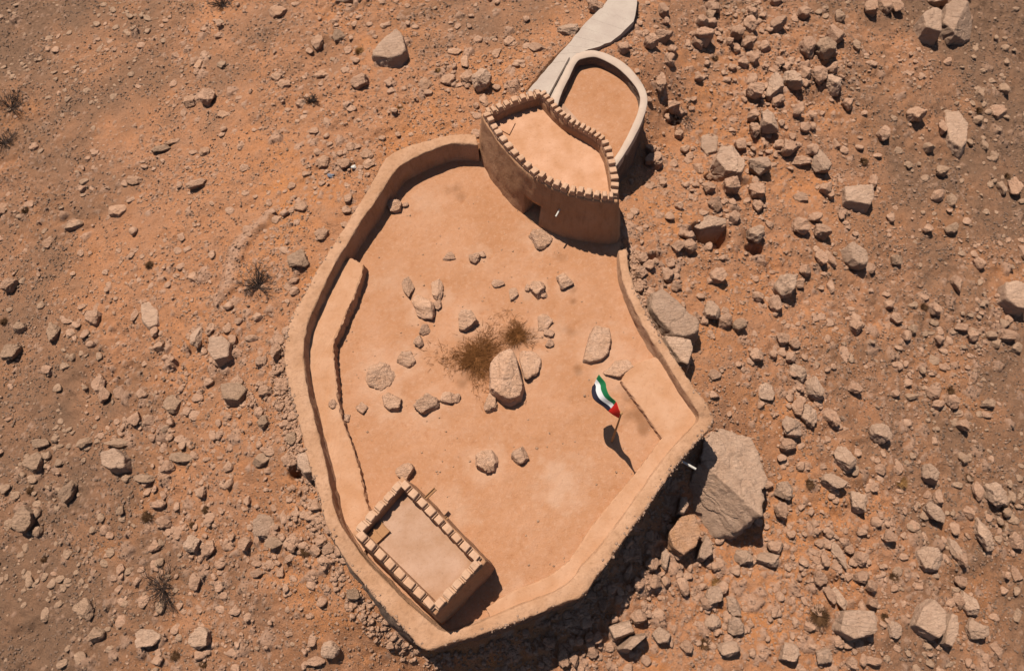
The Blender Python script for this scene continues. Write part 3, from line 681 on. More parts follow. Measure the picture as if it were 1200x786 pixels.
def rock_shape(level, rng, ncut=16, lo=.62, amp=.05):
    D, Fc = ICO[level]; k = ncut; nn = rng.normal(size=(k, 3)); nn[:, 2] *= .8; nn = unit(nn); d = rng.uniform(lo, 1.0, k)
    for q_ in range(2):
        nn[q_] = unit(np.array([rng.normal(0, .28) - .08, rng.normal(0, .28) + .12, 1.])); d[q_] = rng.uniform(.45, .62)
    dot = D @ nn.T; r = np.where(dot > .05, d[None] / np.maximum(dot, .05), 9).min(1); r = np.minimum(r, 1.12)
    s = int(rng.integers(1000)); r = r * (1 + 2.2 * amp * n3(D, s, 2.1) + 1.6 * amp * n3(D, s + 7, 5) - 1.5 * amp * np.clip(.12 - np.abs(n3(D, s + 11, 2.6)), 0, 1) * 8 + .7 * amp * n3(D, s + 13, 11))
    V = D * r[:, None]; ext = (V.max(0) - V.min(0)) / 2; V = (V - (V.max(0) + V.min(0)) / 2) / ext
    return V, Fc
def outline_shape(poly, ztop, zbot, rng, tops=(), slope=.22, level=5, amp=.10):
    """solid cut from planes: one steep plane for each side of a plan outline and a few top planes"""
    p = np.asarray(poly)[:, :2]; c = p.mean(0); hgt = ztop - zbot; cz = zbot + hgt * .45
    area = .5 * np.sum(p[:, 0] * np.roll(p[:, 1], -1) - np.roll(p[:, 0], -1) * p[:, 1])
    if area < 0: p = p[::-1]
    D, Fc = ICO[level]; nn = []; d = []
    for i in range(len(p)):
        a = p[i]; b = p[(i + 1) % len(p)]; e = b - a
        if np.linalg.norm(e) < .1: continue
        e /= np.linalg.norm(e); n_ = np.array([e[1], -e[0], slope * rng.uniform(.3, 1.3)]); n_ /= np.linalg.norm(n_)
        nn.append(n_); d.append(n_ @ np.array([*(a - c), ztop - .1 * hgt - cz]))
    nn.append([0, 0, 1.]); d.append(ztop - cz + .02); nn.append([0, 0, -1.]); d.append(cz - zbot)
    t_ = unit(np.array([rng.uniform(-.16, .16), rng.uniform(-.16, .16), 1.])); nn.append(t_); d.append((ztop - cz) * .97)
    for (x, y, z, dd_) in tops:
        v_ = unit(np.array([x, y, z])); nn.append(v_); d.append(dd_)
    nn = np.array(nn); d = np.maximum(np.array(d), .12); dot = D @ nn.T
    r = np.where(dot > .03, d[None] / np.maximum(dot, .03), 99).min(1); V = D * r[:, None]
    s = int(rng.integers(1000)); V = V * (1 + amp * .55 * n3(V, s, .9) + amp * .5 * n3(V, s + 5, 2.2) + amp * .25 * n3(V, s + 6, 5) - amp * 1.2 * np.clip(.06 - np.abs(n3(V, s + 15, .8)), 0, 1) * 8)[:, None]
    V[:, 2] += amp * .5 * n3(V, s + 9, 3.0) * .4
    return V + np.array([c[0], c[1], cz]), Fc
BIG = [  # outline px, height above ground, court?, material, label, top planes
 ([(839,491),(862,494),(890,507),(899,527),(907,558),(900,592),(880,606),(866,612),(836,612),(821,590),(819,570),(826,540),(833,512)], 5.7, 0, 'rock', 'giant pale boulder leaning on the outside of the right corner of the fort', [(-.75,-.62,.75,1.55),(.12,.1,1,1.9)]),
 ([(760,345),(777,340),(803,362),(820,377),(819,390),(808,396),(790,394),(772,377),(762,362)], 1.7, 0, 'rock', 'wide flat pale boulder wedged against the outside of the right wall', []),
 ([(777,392),(790,395),(808,398),(812,409),(806,429),(797,425),(783,405)], 1.6, 0, 'rock', 'pale flat boulder below the wide wedged boulder, touching the right wall', []),
 ([(597.7,407.5),(604,415.6),(611,448),(608,459),(598,463),(585.6,461),(575,452),(576,424),(583,414)], 2.1, 1, 'rock_court', 'largest boulder in the middle of the courtyard, tall with a peaked end', [(.3,-.2,.92,1.12),(-.45,.1,.88,1.15)]),
 ([(693,381),(714,384),(716,397),(714,413),(705,421),(692,424),(680,421),(688,402)], .55, 1, 'rock_court', 'long pale slab lying in the courtyard above the flag', []),
 ([(1079,20),(1092,11),(1103,14),(1103,38),(1083,35)], 1.9, 0, 'rock', 'left block of the split boulder at the top right', []),
 ([(1107,8),(1123,1),(1136,9),(1144,18),(1145,28),(1133,36),(1120,39),(1105,26)], 2.2, 0, 'rock', 'cracked larger block of the split boulder at the top right', [(.6,-.5,.8,1.0)]),
 ([(1110,132),(1125,128),(1135,143),(1133,167),(1127,175),(1112,165),(1108,147)], .7, 0, 'rock', 'flat pale slab on the gravel below the split boulder', []),
 ([(1095,701),(1108,716),(1107,737),(1098,749),(1087,742),(1070,734),(1080,711)], 1.5, 0, 'rock', 'large pale pointed slab at the lower right', []),
 ([(1110,717),(1122,721),(1123,741),(1115,757),(1103,752),(1108,737)], 1.2, 0, 'rock', 'narrow upright slab touching the large pointed slab at the lower right', []),
 ([(988,716),(1005,714),(1024,716),(1028,737),(1025,743),(1000,748),(984,738)], 1.4, 0, 'rock', 'blocky pale slab with broad shadow near the bottom right', []),
 ([(722,749),(741,746),(758,728),(756,746),(739,762),(728,760)], 2.0, 0, 'rock', 'pale wedge boulder below the lower right wall', []),
 ([(713,734),(738,727),(743,740),(720,748)], 1.2, 0, 'rock', 'pale block resting above the wedge boulder below the lower right wall', []),
 ([(460,32),(472,43),(476,60),(471,66),(456,68),(438,64),(436,58),(445,51)], 1.0, 0, 'rock', 'triangular pale boulder beside a golden tuft above the fort', []),
 ([(843,175),(857,173),(873,192),(869,204),(850,201),(838,188)], 2.1, 0, 'rock', 'flat overhanging outcrop slab right of the terrace', []),
 ([(822,160),(833,152),(842,160),(840,177),(828,182),(821,173)], .4, 0, 'rock', 'rounded flat slab just above the overhanging outcrop slab', []),
 ([(989,220),(1021,218),(1024,232),(1020,240),(990,236)], 1.2, 0, 'rock', 'long brick-shaped slab with a shadowed lower side on the right slope', []),
 ([(797,606),(813,603),(822,622),(815,640),(800,650),(789,642),(783,625)], 1.6, 0, 'rock_orange', 'rounded orange boulder left of the giant boulder foot', []),
 ([(828,626),(834,634),(835,648),(825,656),(818,653),(821,640)], 1.3, 0, 'rock', 'slim pale stone propped against the orange boulder', []),
 ([(797,583),(805,582),(807,592),(801,602),(794,600)], 1.4, 0, 'rock', 'narrow grey stone above the orange boulder at the foot of the dark wall', []),
 ([(165,357),(176,351),(186,364),(185,380),(175,384),(166,375)], .35, 0, 'rock', 'smooth pale oval slab on the left slope', []),
 ([(246,397),(262,394),(270,402),(268,418),(252,424),(244,412)], 1.25, 0, 'rock', 'pointed boulder with deep shadow on the left slope', []),
 ([(258,450),(280,447),(289,456),(280,470),(262,468)], 1.0, 0, 'rock_dark', 'dark rugged boulder below the pointed boulder on the left slope', []),
 ([(1176,333),(1190,330),(1205,337),(1205,362),(1192,360),(1177,350)], 1.6, 0, 'rock', 'pale outcrop at the right edge of the photo', []),
 ([(118,530),(134,525),(148,535),(148,549),(130,550),(120,545)], 1.3, 0, 'rock', 'broad pale boulder on the lower left slope', []),
]
BIG += [([(800,262),(825,254),(850,260),(849,274),(836,279),(820,272),(804,275)], 2.3, 0, 'rock', 'rubbly overhang with a black shadow below it, right of the large tower', []),
 ([(350,533),(362,529),(371,539),(371,553),(358,556),(350,547)], 1.9, 0, 'rock', 'pale rock beside a black hollow at the outside of the left wall', [])]
BIG_LM = []
rng = np.random.default_rng(3)
for pl, hh, cy_, mt, lb, tops in BIG:
    m_ = np.mean(pl, 0)
    if cy_: z0 = 0.
    else: z0 = on_ground(*m_)[2]
    for _ in range(3):
        pw = PX(pl, z0 + hh * .8)[:, :2]; c_ = pw.mean(0); zz = 0. if cy_ else TZ(*c_); z0 = zz
    fr = min(1.0, hh)
    V, Fc = outline_shape(pw, z0 + hh, z0 - .8 - (2.6 if hh > 4 else 0), rng, tops, slope=.12 if hh > 1 else .3, level=5 if hh > 1.9 else 4)
    o = mesh_obj('boulder', V, Fc, M[mt]); recenter(o, (c_[0], c_[1], z0)); tag(o, lb, 'boulder')
# ordinary stones: px, py, w, h (px), code: c court, d dark, o orange, f flat/half buried
RS = """207 66 14 9;233 76 12 14;224 119 18 15;245 117 18 14;216 133 12 8;190 176 22 8 d;205 166 22 8;158 212 22 11;139 247 26 16;232 217 22 10;283 171 10 11;263 135 20 8;258 43 12 8;40 173 12 8;112 180 12 8;98 213 14 8;240 178 16 10;260 77 14 8;287 197 14 9;3 245 20 14;90 262 22 10;
325 15 20 16 f;405 2 24 7 d;397 43 18 12 d;468 70 16 8;408 60 12 12;372 50 16 18 f;324 90 17 10;333 100 18 10 f;422 98 22 14;353 122 14 10;378 88 20 10 f;405 83 11 9 f;560 47 14 8;533 62 20 9 f;545 73 12 16;582 63 12 14;597 50 14 12;498 100 20 14;525 95 22 12;502 109 12 7;565 100 24 16;547 90 20 12;567 118 12 18;383 143 13 9;407 122 12 9;378 190 17 16;404 192 17 14;430 182 16 12;432 193 15 11;423 204 8 8;418 173 14 8;353 243 18 16;342 218 12 8;315 227 7 8;323 258 20 10;463 243 18 14 c;475 241 8 5 c;460 107 14 8 f;
699 12 18 12;665 36 28 14 f;598 50 20 12 f;630 57 22 10 f;610 74 18 8 f;559 48 14 8;777 15 12 14;780 28 10 6;777 46 20 11;762 54 18 12;784 72 11 10;787 61 10 9;730 60 14 9 d;773 100 12 18;761 176 10 8;764 190 20 12;788 128 14 13;783 140 12 12;795 136 11 10;
835 13 14 12;823 28 12 11;832 21 11 11;823 47 22 14;833 30 11 10;817 53 14 10;882 18 12 12;878 32 14 14;863 42 16 10;875 52 14 14;855 50 8 8;862 60 9 9;910 33 18 12;940 18 16 9;908 4 14 8;895 58 12 10;912 75 10 10;920 81 8 9;870 77 12 11;883 72 10 10;880 97 12 12;883 112 18 14;905 106 20 24;910 121 14 16;927 98 20 20;943 88 11 11;958 92 18 18;965 63 24 16 d;945 60 16 18;942 100 10 10;898 148 18 22;883 155 12 14;882 138 12 11;933 133 12 10;942 152 12 11;952 150 8 8;928 162 8 8;922 177 16 16;912 172 10 10;933 172 8 8;950 178 14 10;937 192 22 10;958 195 20 24;967 223 12 12;938 232 17 10 f;953 257 14 10;887 200 24 22;867 173 12 12;885 227 18 16;887 243 12 14;855 222 20 16;838 200 10 10;830 208 12 10;830 222 14 14;838 243 16 14;860 257 14 10;817 92 9 10;784 73 12 10;767 193 16 14;762 177 12 10;795 243 9 9;777 217 9 9;802 177 9 9;818 200 9 12;795 160 9 8;
1018 12 14 14;1035 9 13 18;1047 9 13 18;978 45 18 18;973 62 11 12;982 22 10 10;1003 55 8 10;976 102 18 20;974 82 14 9;1097 4 22 8;1113 41 16 9;992 125 12 12;1033 160 13 13;979 170 7 10;1070 138 18 14;1103 152 9 12;1087 175 14 9;1145 142 9 8;1147 113 9 12;1175 107 12 12 d;1167 133 20 14 f;1152 172 8 11;1022 215 10 14;972 228 9 12;1097 232 12 12;1113 237 10 12;1102 202 12 10;1187 222 14 18;1172 223 10 14;1042 257 12 8;
937 269 18 16;960 275 18 16;960 305 13 16;942 319 13 11;918 339 26 24;935 334 11 10;907 359 16 16;887 349 12 12;840 327 18 18;883 279 20 18;832 369 22 18;848 379 16 16;865 384 14 14 d;805 292 18 13;837 275 14 13;807 279 13 11;793 292 14 12;782 324 13 16;792 337 12 12;753 305 12 12;760 313 12 12;750 322 14 13;748 339 10 10;767 362 9 9 o;885 419 15 15;915 399 14 12;930 404 12 12;925 420 12 12;933 439 16 24;952 457 18 24;897 459 20 20 f;933 479 14 18;945 489 16 26;927 504 20 18;837 439 12 14 f;905 417 10 10;937 469 12 9;968 487 9 16;
998 305 22 26;1017 315 16 14 f;1048 307 14 11;972 304 8 18;972 337 8 16;1040 359 10 11;1048 375 15 14;1001 385 15 17;1093 364 13 15;1120 334 10 18;1085 270 10 10;1113 270 15 9;1145 310 12 13;1062 395 9 12;1068 387 10 9 d;1100 399 12 9 d;1125 385 16 10;1138 395 14 12;1180 395 16 12;1160 394 12 9;1165 404 10 9;1190 409 12 8;988 415 12 22 f;1000 457 14 14;1155 474 16 9;975 490 12 20;1028 510 22 22;1125 500 14 14;1048 462 12 8 d;1067 465 16 7 d;1097 475 16 10;1113 472 16 14;1093 459 20 14 f;1198 297 8 14;
15 335 16 16;27 329 10 8;88 265 22 8 d;58 285 14 12;25 385 12 12;65 390 12 20 d;17 414 16 20 d;57 434 12 10;112 374 16 16;158 369 8 14 f;182 389 9 12;187 407 12 9;118 452 16 20;124 464 14 18;142 460 12 18;168 462 14 10;160 492 16 12;177 494 14 12;100 519 18 12;50 520 20 10;140 519 34 10 d;
353 307 26 18 d;248 299 10 12;227 325 13 12 f;232 395 14 24;273 399 10 12;295 397 16 8;280 449 14 14;305 484 12 12 d;310 495 14 14 d;325 412 14 18;207 475 20 22 d;222 482 12 12;307 425 12 14;312 459 14 16;328 454 10 11;343 515 16 12 d;377 275 20 14;345 330 12 6;
526 301 14 9 cf;556 304 13 10 c;564 299 12 7 cf;584 333 15 9 cf;602 345 12 16 cf;618 338 6 9 c;631 339 21 16 c;638 347 8 6 c;662 332 18 18 c;479 338 13 22 c;497 361 24 32 c;513 341 13 22 c;513 358 9 12 c;497 387 13 12 c;491 401 11 14 c;477 422 22 16 cf;547 379 24 22 c;446 441 34 26 cf;459 471 22 22 cf;424 478 14 11 cf;501 475 25 22 c;525 467 20 13 c;536 467 9 10 c;575 473 15 24 c;621 429 25 34 cf;637 378 20 18 cf;643 391 12 11 cf;644 403 9 10 c;571 542 26 26 c;608 535 20 19 c;476 553 22 20 c;724 434 34 20 cf;737 445 13 12 cf;633 281 30 20 cf;391 474 12 9 b;406 490 10 12 cf;
45 544 22 18;70 542 9 10;8 572 13 11;83 577 20 22;33 611 26 24;15 614 11 10;197 549 16 16;170 561 24 10 d;187 591 16 10;193 612 18 14;217 537 36 12 d;237 576 14 12;227 637 18 20;245 644 14 20;103 714 17 26;115 744 16 20;53 719 10 18 f;185 661 16 14 f;182 641 14 12;230 681 14 20;238 747 26 24;177 747 30 20;143 667 9 14;185 774 14 10;
268 547 12 12;308 539 24 14 d;337 539 10 12;360 542 22 20;290 587 9 12;313 617 28 24;323 637 22 13 d;288 637 14 18;343 632 12 10;342 642 12 10;347 602 7 18;365 606 16 8 d;377 633 16 13;370 645 14 13;386 645 14 14;380 655 14 10;318 662 14 12;302 671 16 10;247 642 12 16;387 761 18 24;370 774 24 12;273 764 14 12 f;277 714 14 12 f;415 696 16 12 d;260 661 16 10;
917 577 22 20;914 599 14 20;870 653 20 22;897 655 26 18;907 641 18 16;926 626 12 10;987 538 22 28;975 566 28 18;924 501 22 18;946 490 17 20;922 523 18 14;915 537 12 8;992 643 12 12;981 651 11 32;971 698 12 20;965 655 10 18;959 678 16 16;983 702 12 28;963 768 20 18;946 733 12 12;835 698 22 18;846 688 14 14;828 706 14 14;858 710 14 24;860 733 20 20;835 729 20 18;854 760 24 18;804 758 16 14;922 764 20 22;967 637 10 14;971 626 10 10;996 776 14 12;985 725 16 16;
1003 589 18 24;1030 551 12 14;1022 572 11 10;1052 547 12 18 f;1088 556 22 20;1091 602 18 26;1098 584 12 20;1025 612 12 11;1040 629 14 14;1083 656 24 28;1117 620 11 14;1117 644 12 28;1125 656 14 18;1150 626 18 36;1163 581 18 26;1143 577 12 20;1133 601 12 15;1175 587 9 12;1177 601 11 11;1187 634 20 16;1190 671 12 18 f;1133 706 16 28;1138 737 22 22;1120 704 16 14;1123 682 14 12;1007 654 16 20;1008 677 18 14;1020 687 12 14;1020 706 13 13;1047 737 20 18 f;1020 774 22 10;1168 761 12 18 f;1127 537 10 14;
644 750 14 16;660 770 14 22;672 772 12 20;747 722 20 16;734 673 8 14;774 745 16 22;800 687 12 22;780 681 12 11;766 682 14 16;763 660 14 18;778 653 12 28;785 619 10 10;747 684 14 16;691 746 12 13;700 747 11 14;706 709 10 16;678 750 12 11;694 764 13 13;719 725 10 10;838 664 12 10"""
items = []
for tok in RS.replace('\n', '').split(';'):
    t = tok.split()
    if len(t) < 4: continue
    items.append((float(t[0]), float(t[1]), float(t[2]), float(t[3]), t[4] if len(t) > 4 else ''))
# drop duplicates of outlined boulders
cen = [np.mean(b[0], 0) for b in BIG]
items = [i for i in items if min(math.hypot(i[0] - c[0], i[1] - c[1]) for c in cen) > 6]
items.sort(key=lambda i: -i[2] * i[3])
IND = 270
LM = [((650,200),'the large tower'),((705,110),'the round terrace'),((495,640),'the small tower'),((715,500),'the flagpole'),((865,552),'the giant boulder'),((593,441),'the largest courtyard boulder'),
 ((700,25),'the stepped path'),((338,430),'the left wall bend'),((500,760),'the bottom corner of the fort'),((790,375),'the wide boulder wedged at the right wall'),((300,340),'the dead bush on the left slope'),
 ((190,690),'the dead bush at the lower left'),((1110,25),'the split boulder'),((1095,728),'the large pointed slab'),((853,190),'the overhanging outcrop slab'),((1006,728),'the blocky slab near the bottom right'),
 ((1003,229),'the brick-shaped slab'),((458,50),'the triangular boulder'),((175,367),'the smooth oval slab'),((257,409),'the pointed boulder on the left slope'),((132,537),'the broad boulder on the lower left slope'),
 ((1190,345),'the right edge outcrop'),((802,625),'the orange boulder'),((738,745),'the wedge boulder below the wall'),((1122,152),'the flat slab below the split boulder'),((20,140),'the dark bush at the left edge'),
 ((700,402),'the long courtyard slab'),((388,206),'the grey bag'),((262,8),'the dark bush at the top left'),((740,60),'the terrace top'),((998,305),'the tall stone on the upper right slope'),((300,0),'the top left edge'),((1028,510),'the round stone on the middle right slope')]
used = {}
def label_for(px, py, w, h, code):
    sw = 'large' if w * h > 420 else 'medium' if w * h > 220 else 'small'
    asp = max(w, h) / min(w, h); shp = 'slab' if 'f' in code else 'long stone' if asp > 1.7 else 'blocky stone' if asp > 1.25 else 'rounded stone'
    tone = 'dark' if 'd' in code else 'pale'
    if 'f' in code: shp = 'half-buried slab'
    cands = sorted(LM, key=lambda l: math.hypot(l[0][0] - px, l[0][1] - py))
    for (lx, ly), nm in cands[:3]:
        dx, dy = px - lx, py - ly
        if math.hypot(dx, dy) < 5: continue
        a = math.degrees(math.atan2(-dy, dx)) % 360
        dr = ['right of', 'up and right of', 'above', 'up and left of', 'left of', 'down and left of', 'below', 'down and right of'][int((a + 22.5) // 45) % 8]
        key = f'{sw} {tone} {shp} {dr} {nm}'
        if key not in used: used[key] = 1; return key
    (lx, ly), nm = cands[0]; dx, dy = px - lx, py - ly; a = math.degrees(math.atan2(-dy, dx)) % 360
    dr = ['right of', 'up and right of', 'above', 'up and left of', 'left of', 'down and left of', 'below', 'down and right of'][int((a + 22.5) // 45) % 8]
    key = f'{sw} {tone} {shp} {dr} {nm}'; used[key] += 1; k = used[key]
    rank = ['', '', 'second', 'third', 'fourth', 'fifth', 'sixth', 'seventh', 'eighth', 'ninth', 'tenth'][min(k, 10)]
    return f'{rank} nearest {sw} {tone} {shp} {dr} {nm}'
# number the clashes outwards from the landmark
big_first = items[:IND]; rest = items[IND:]
order = sorted(big_first, key=lambda i: min(math.hypot(l[0][0] - i[0], l[0][1] - i[1]) for l in LM))
STU_V = []; STU_F = []; off_ = 0
def place_rock(px, py, w, h, code, rng, individual):
    global off_
    court_ = 'c' in code or 'b' in code
    if court_:
        zb = .7 if 'b' in code else 0.; p = P(px, py, zb)
        p[2] = zb + (0 if 'b' in code else CZ(p[0], p[1]))
    else: p = on_ground(px, py)
    ex = np.linalg.norm(P(px + .5, py, p[2]) - P(px - .5, py, p[2])); ey = np.linalg.norm(P(px, py + .5, p[2]) - P(px, py - .5, p[2]))
    W_, H_ = w * ex, h * ey; flat = 'f' in code
    th = min(W_, H_) * (.36 if flat else .5 if court_ else .66)
    V, Fc = rock_shape(4 if w * h > 160 else 3, rng, int(rng.integers(12, 22)), .60, .05)
    upl = not court_ and px < 620 and py < 330 and (px, py) not in {(422,98),(245,117),(232,217),(565,100),(405,2),(88,265),(190,176),(353,307)}
    if upl: th = min(W_, H_) * .3; W_ *= .85; H_ *= .85
    elif not court_ and px < 480: th *= .72
    if not individual: V, Fc = rock_shape(3, rng, 14, .6, .05)
    V = V.copy(); rt = rng.uniform(-.25, .25) if max(W_, H_) / min(W_, H_) > 1.3 else rng.uniform(0, 6.28)
    sx, sy = W_ * .54, H_ * .54
    c0, s0_ = math.cos(rt), math.sin(rt)
    if max(W_, H_) / min(W_, H_) <= 1.3: sx = sy = (W_ + H_) * .27
    V = V * [sx, sy, th]; V = V @ np.array([[c0, s0_, 0], [-s0_, c0, 0], [0, 0, 1]])
    V[:, 2] += th * (.0 if flat or upl else .1 if court_ else .3)
    mt = 'rock_dark' if 'd' in code else 'rock_orange' if 'o' in code else 'rock_court' if court_ else ('rock' if w * h > 330 else 'rock_warm')
    if upl and mt != 'rock_dark': mt = 'soil_stone'
    elif px < 160 and py > 480: mt = 'rock_dark'  # lower-left stones darkened to go with the painted vignette
    if individual:
        o = mesh_obj('stone', V, Fc, M[mt]); o.location = Vector(p); tag(o, label_for(px, py, w, h, code), 'stone', 'loose stones in the courtyard' if court_ else 'loose stones on the slope'); return o
    STU_V.append(V + p); STU_F.append(Fc + off_); off_ += len(V)
for it in order: place_rock(*it, rng, True)
for it in rest: place_rock(*it, rng, False)
# ------------------------------------------------------------------ scree and gravel (stuff)
def scatter(n_, xr, yr, prob, smin, smax, pw, levels, rng, flat=.6, per=None):
    out = 0; Vs = []; Fs = []; off = 0
    x = rng.uniform(*xr, n_); y = rng.uniform(*yr, n_)
    pr = prob(x, y); k = rng.random(n_) < pr; x, y = x[k], y[k]
    return place(x, y, smin, smax, pw, levels, rng, flat)
TEMPL = {l: [rock_shape(l, np.random.default_rng(100 + i), 9, .55, .04) for i in range(14)] for l in (0, 1, 2)}
def place(x, y, smin, smax, pw, level, rng, flat=.6, size=None):
    z = terrain(x, y); n_ = len(x); s = smin * (smax / smin) ** (rng.random(n_) ** pw) if size is None else size
    Vs = []; Fs = []; off = 0; ti = rng.integers(0, 14, n_)
    for t in range(14):
        V, Fc = TEMPL[level][t]; I = np.where(ti == t)[0]
        if len(I) == 0: continue
        a = rng.uniform(0, 6.283, len(I)); asp = rng.uniform(.6, 1., len(I)); ht = rng.uniform(.35, .75, len(I)) * flat / .6; sc_ = s[I] / 2
        X_ = V[None, :, 0] * sc_[:, None]; Y_ = V[None, :, 1] * (sc_ * asp)[:, None]; Z_ = V[None, :, 2] * (sc_ * ht)[:, None]
        c0, s0_ = np.cos(a)[:, None], np.sin(a)[:, None]
        W_ = np.stack([X_ * c0 - Y_ * s0_ + x[I][:, None], X_ * s0_ + Y_ * c0 + y[I][:, None], Z_ + z[I][:, None] + (sc_ * ht * .35)[:, None]], -1).reshape(-1, 3)
        Vs.append(W_); Fs.append((Fc[None] + (np.arange(len(I)) * len(V))[:, None, None]).reshape(-1, 3) + off); off += len(W_)
    return np.concatenate(Vs), np.concatenate(Fs)
path_poly = np.array([P(*a, .5)[:2] for a in SL] + [P(*a, .5)[:2] for a in SR[::-1]])
def outside(x, y):
    return ~(inpoly(x, y, np.vstack([WO[::4], BT[10:]])) | inpoly(x, y, offset_poly(BT, .4)) | inpoly(x, y, TO) | inpoly(x, y, path_poly) | (distpoly(x, y, WC[::6], False) < .75))
rg = np.random.default_rng(12)
def p_scree(x, y):
    return outside(x, y) * np.clip((cluster(x, y) * .6 + .06 * (1 - .7 * np.clip((y - 30) / 8, 0, 1) * np.clip(-x / 6, 0, 1))) * (1 + 2.6 * fbm(x / 1.8, y / 1.8, 55, 3)), 0, 1)
Vs, Fs = scatter(42000, (VX0, VX1), (VY0, VY1), p_scree, .18, .9, 2.1, 2, rg, .62)
# line of rubble fallen along the outer foot of the wall
i_ = rg.integers(0, len(WO), 6500); fr = rg.random(6500) ** 1.4
stn = np.linspace(0, 1, len(WO)); wside = np.interp(stn, [0, .22, .3, .45, .55, .7, .85, 1], [.1, .15, 1.0, 1.1, 1.2, 1.8, 1.1, 1.2])
keepk = rg.random(6500) < np.interp(stn[i_], [0, .25, .32, 1], [.03, .06, .8, .8]) * np.interp(stn[i_], [0, .5, .6, .8, 1], [1, 1, .3, .35, 1]) * np.clip(1 + 3 * fbm(WO[i_][:, 0] / 1.5, WO[i_][:, 1] / 1.5, 71, 2), 0, 1.2)
pp = WO[i_] + nrm[i_] * (.2 + (lean * (zt - zo))[i_] + fr * 1.1 * wside[i_])[:, None]; pp = pp[keepk] + rg.normal(0, .1, (keepk.sum(), 2))
kk = outside(pp[:, 0], pp[:, 1]) & (np.hypot(*(pp - BTC).T) > 2); pp = pp[kk]
V2, F2 = place(pp[:, 0], pp[:, 1], .14, .5, 1.8, 1, rg, .8)
if STU_V: V3 = np.concatenate(STU_V); F3 = np.concatenate(STU_F)
def p_flat(x, y): return outside(x, y) * np.clip(.35 + 1.6 * fbm(x / 5, y / 5, 252, 3), .03, 1)
V4, F4 = scatter(14000, (VX0, VX1), (VY0, VY1), p_flat, .22, 1.0, 2.4, 2, rg, .3)
V_ = np.concatenate([Vs, V2, V3]); F_ = np.concatenate([Fs, F2 + len(Vs), F3 + len(Vs) + len(V2)])
V_ = np.concatenate([V_, V4])
def split_tone(V, Fc, per):
    tri = Fc.reshape(-1, per, 3); c = V[tri[:, 0, 0]]; t = vignette_tone_at(c[:, 0], c[:, 1]) + rg.normal(0, .15, len(c)); return tri[t < .5].reshape(-1, 3), tri[t >= .5].reshape(-1, 3)  # pieces under strong painted vignetting get the darker material
a_ = split_tone(V_, Fs, 320); b_ = split_tone(V_, F2 + len(Vs), 80); d_ = split_tone(V_, F4 + len(Vs) + len(V2) + len(V3), 320); c_ = split_tone(V_, F3 + len(Vs) + len(V2), 1280)
o = mesh_obj('brown_scree', V_, np.concatenate([a_[1], b_[1], c_[1], d_[1]]), M['rock_dark']); tag(o, 'broken brownish rubble strewn over the outer slopes', 'rubble', kind='stuff')
o = mesh_obj('scree', V_, np.concatenate([a_[0], b_[0], c_[0], d_[0]]), M['rock_warm']); tag(o, 'broken pale rubble strewn over the slopes and heaped at the wall foot', 'rubble', kind='stuff')
def p_grav(x, y): return outside(x, y) * np.clip(.62 + 1.3 * fbm(x / 3, y / 3, 52, 3) + .5 * cluster(x, y), .06, 1)
Vg, Fg = scatter(210000, (VX0, VX1), (VY0, VY1), p_grav, .06, .28, 1.8, 0, rg, .65)
xc = rg.uniform(cx0, cx1, 2600); yc = rg.uniform(cy0, cy1, 2600); kk = inpoly(xc, yc, WI[::5]) & (distpoly(xc, yc, btb) > .3) & ~inpoly(xc, yc, btb) & (rg.random(2600) < np.clip(.25 + 1.5 * fbm(xc / 3, yc / 3, 91, 2), .03, 1))
_t = terrain; terrain = lambda x, y: .10 * fbm(x / 4, y / 4, 3, 3) + .03 * fbm(x / .6, y / .6, 8, 3)
Vc, Fc_ = place(xc[kk], yc[kk], .05, .22, 2.6, 0, rg, .6); terrain = _t
oc = mesh_obj('pebbles', Vc, Fc_, M['rock_court']); tag(oc, 'scattered small pebbles on the courtyard floor', 'pebbles', kind='stuff')
def split_tone(V, Fc, per):
    tri = Fc.reshape(-1, per, 3); c = V[tri[:, 0, 0]]; t = vignette_tone_at(c[:, 0], c[:, 1]) + rg.normal(0, .15, len(c)); return tri[t < .42].reshape(-1, 3), tri[t >= .42].reshape(-1, 3)  # gravel divided by the same painted vignette, lower threshold
Fw, Fd = split_tone(Vg, Fg, 20)
o = mesh_obj('gravel', Vg, Fw, M['rock_warm']); tag(o, 'fine stony gravel covering the slopes near the fort', 'gravel', kind='stuff')
o = mesh_obj('brown_gravel', Vg, Fd, M['brown_gravel']); tag(o, 'fine brownish gravel covering the outer slopes', 'gravel', kind='stuff')
def p_gd(x, y): return outside(x, y) * np.clip(.5 + 1.5 * fbm(x / 4, y / 4, 152, 3), .05, 1)
Vg, Fg = scatter(16000, (VX0, VX1), (VY0, VY1), p_gd, .08, .28, 2.0, 0, rg, .8)
o = mesh_obj('dark_gravel', Vg, Fg, M['rock_dark']); tag(o, 'darker brown gravel mixed over the slopes', 'gravel', kind='stuff')

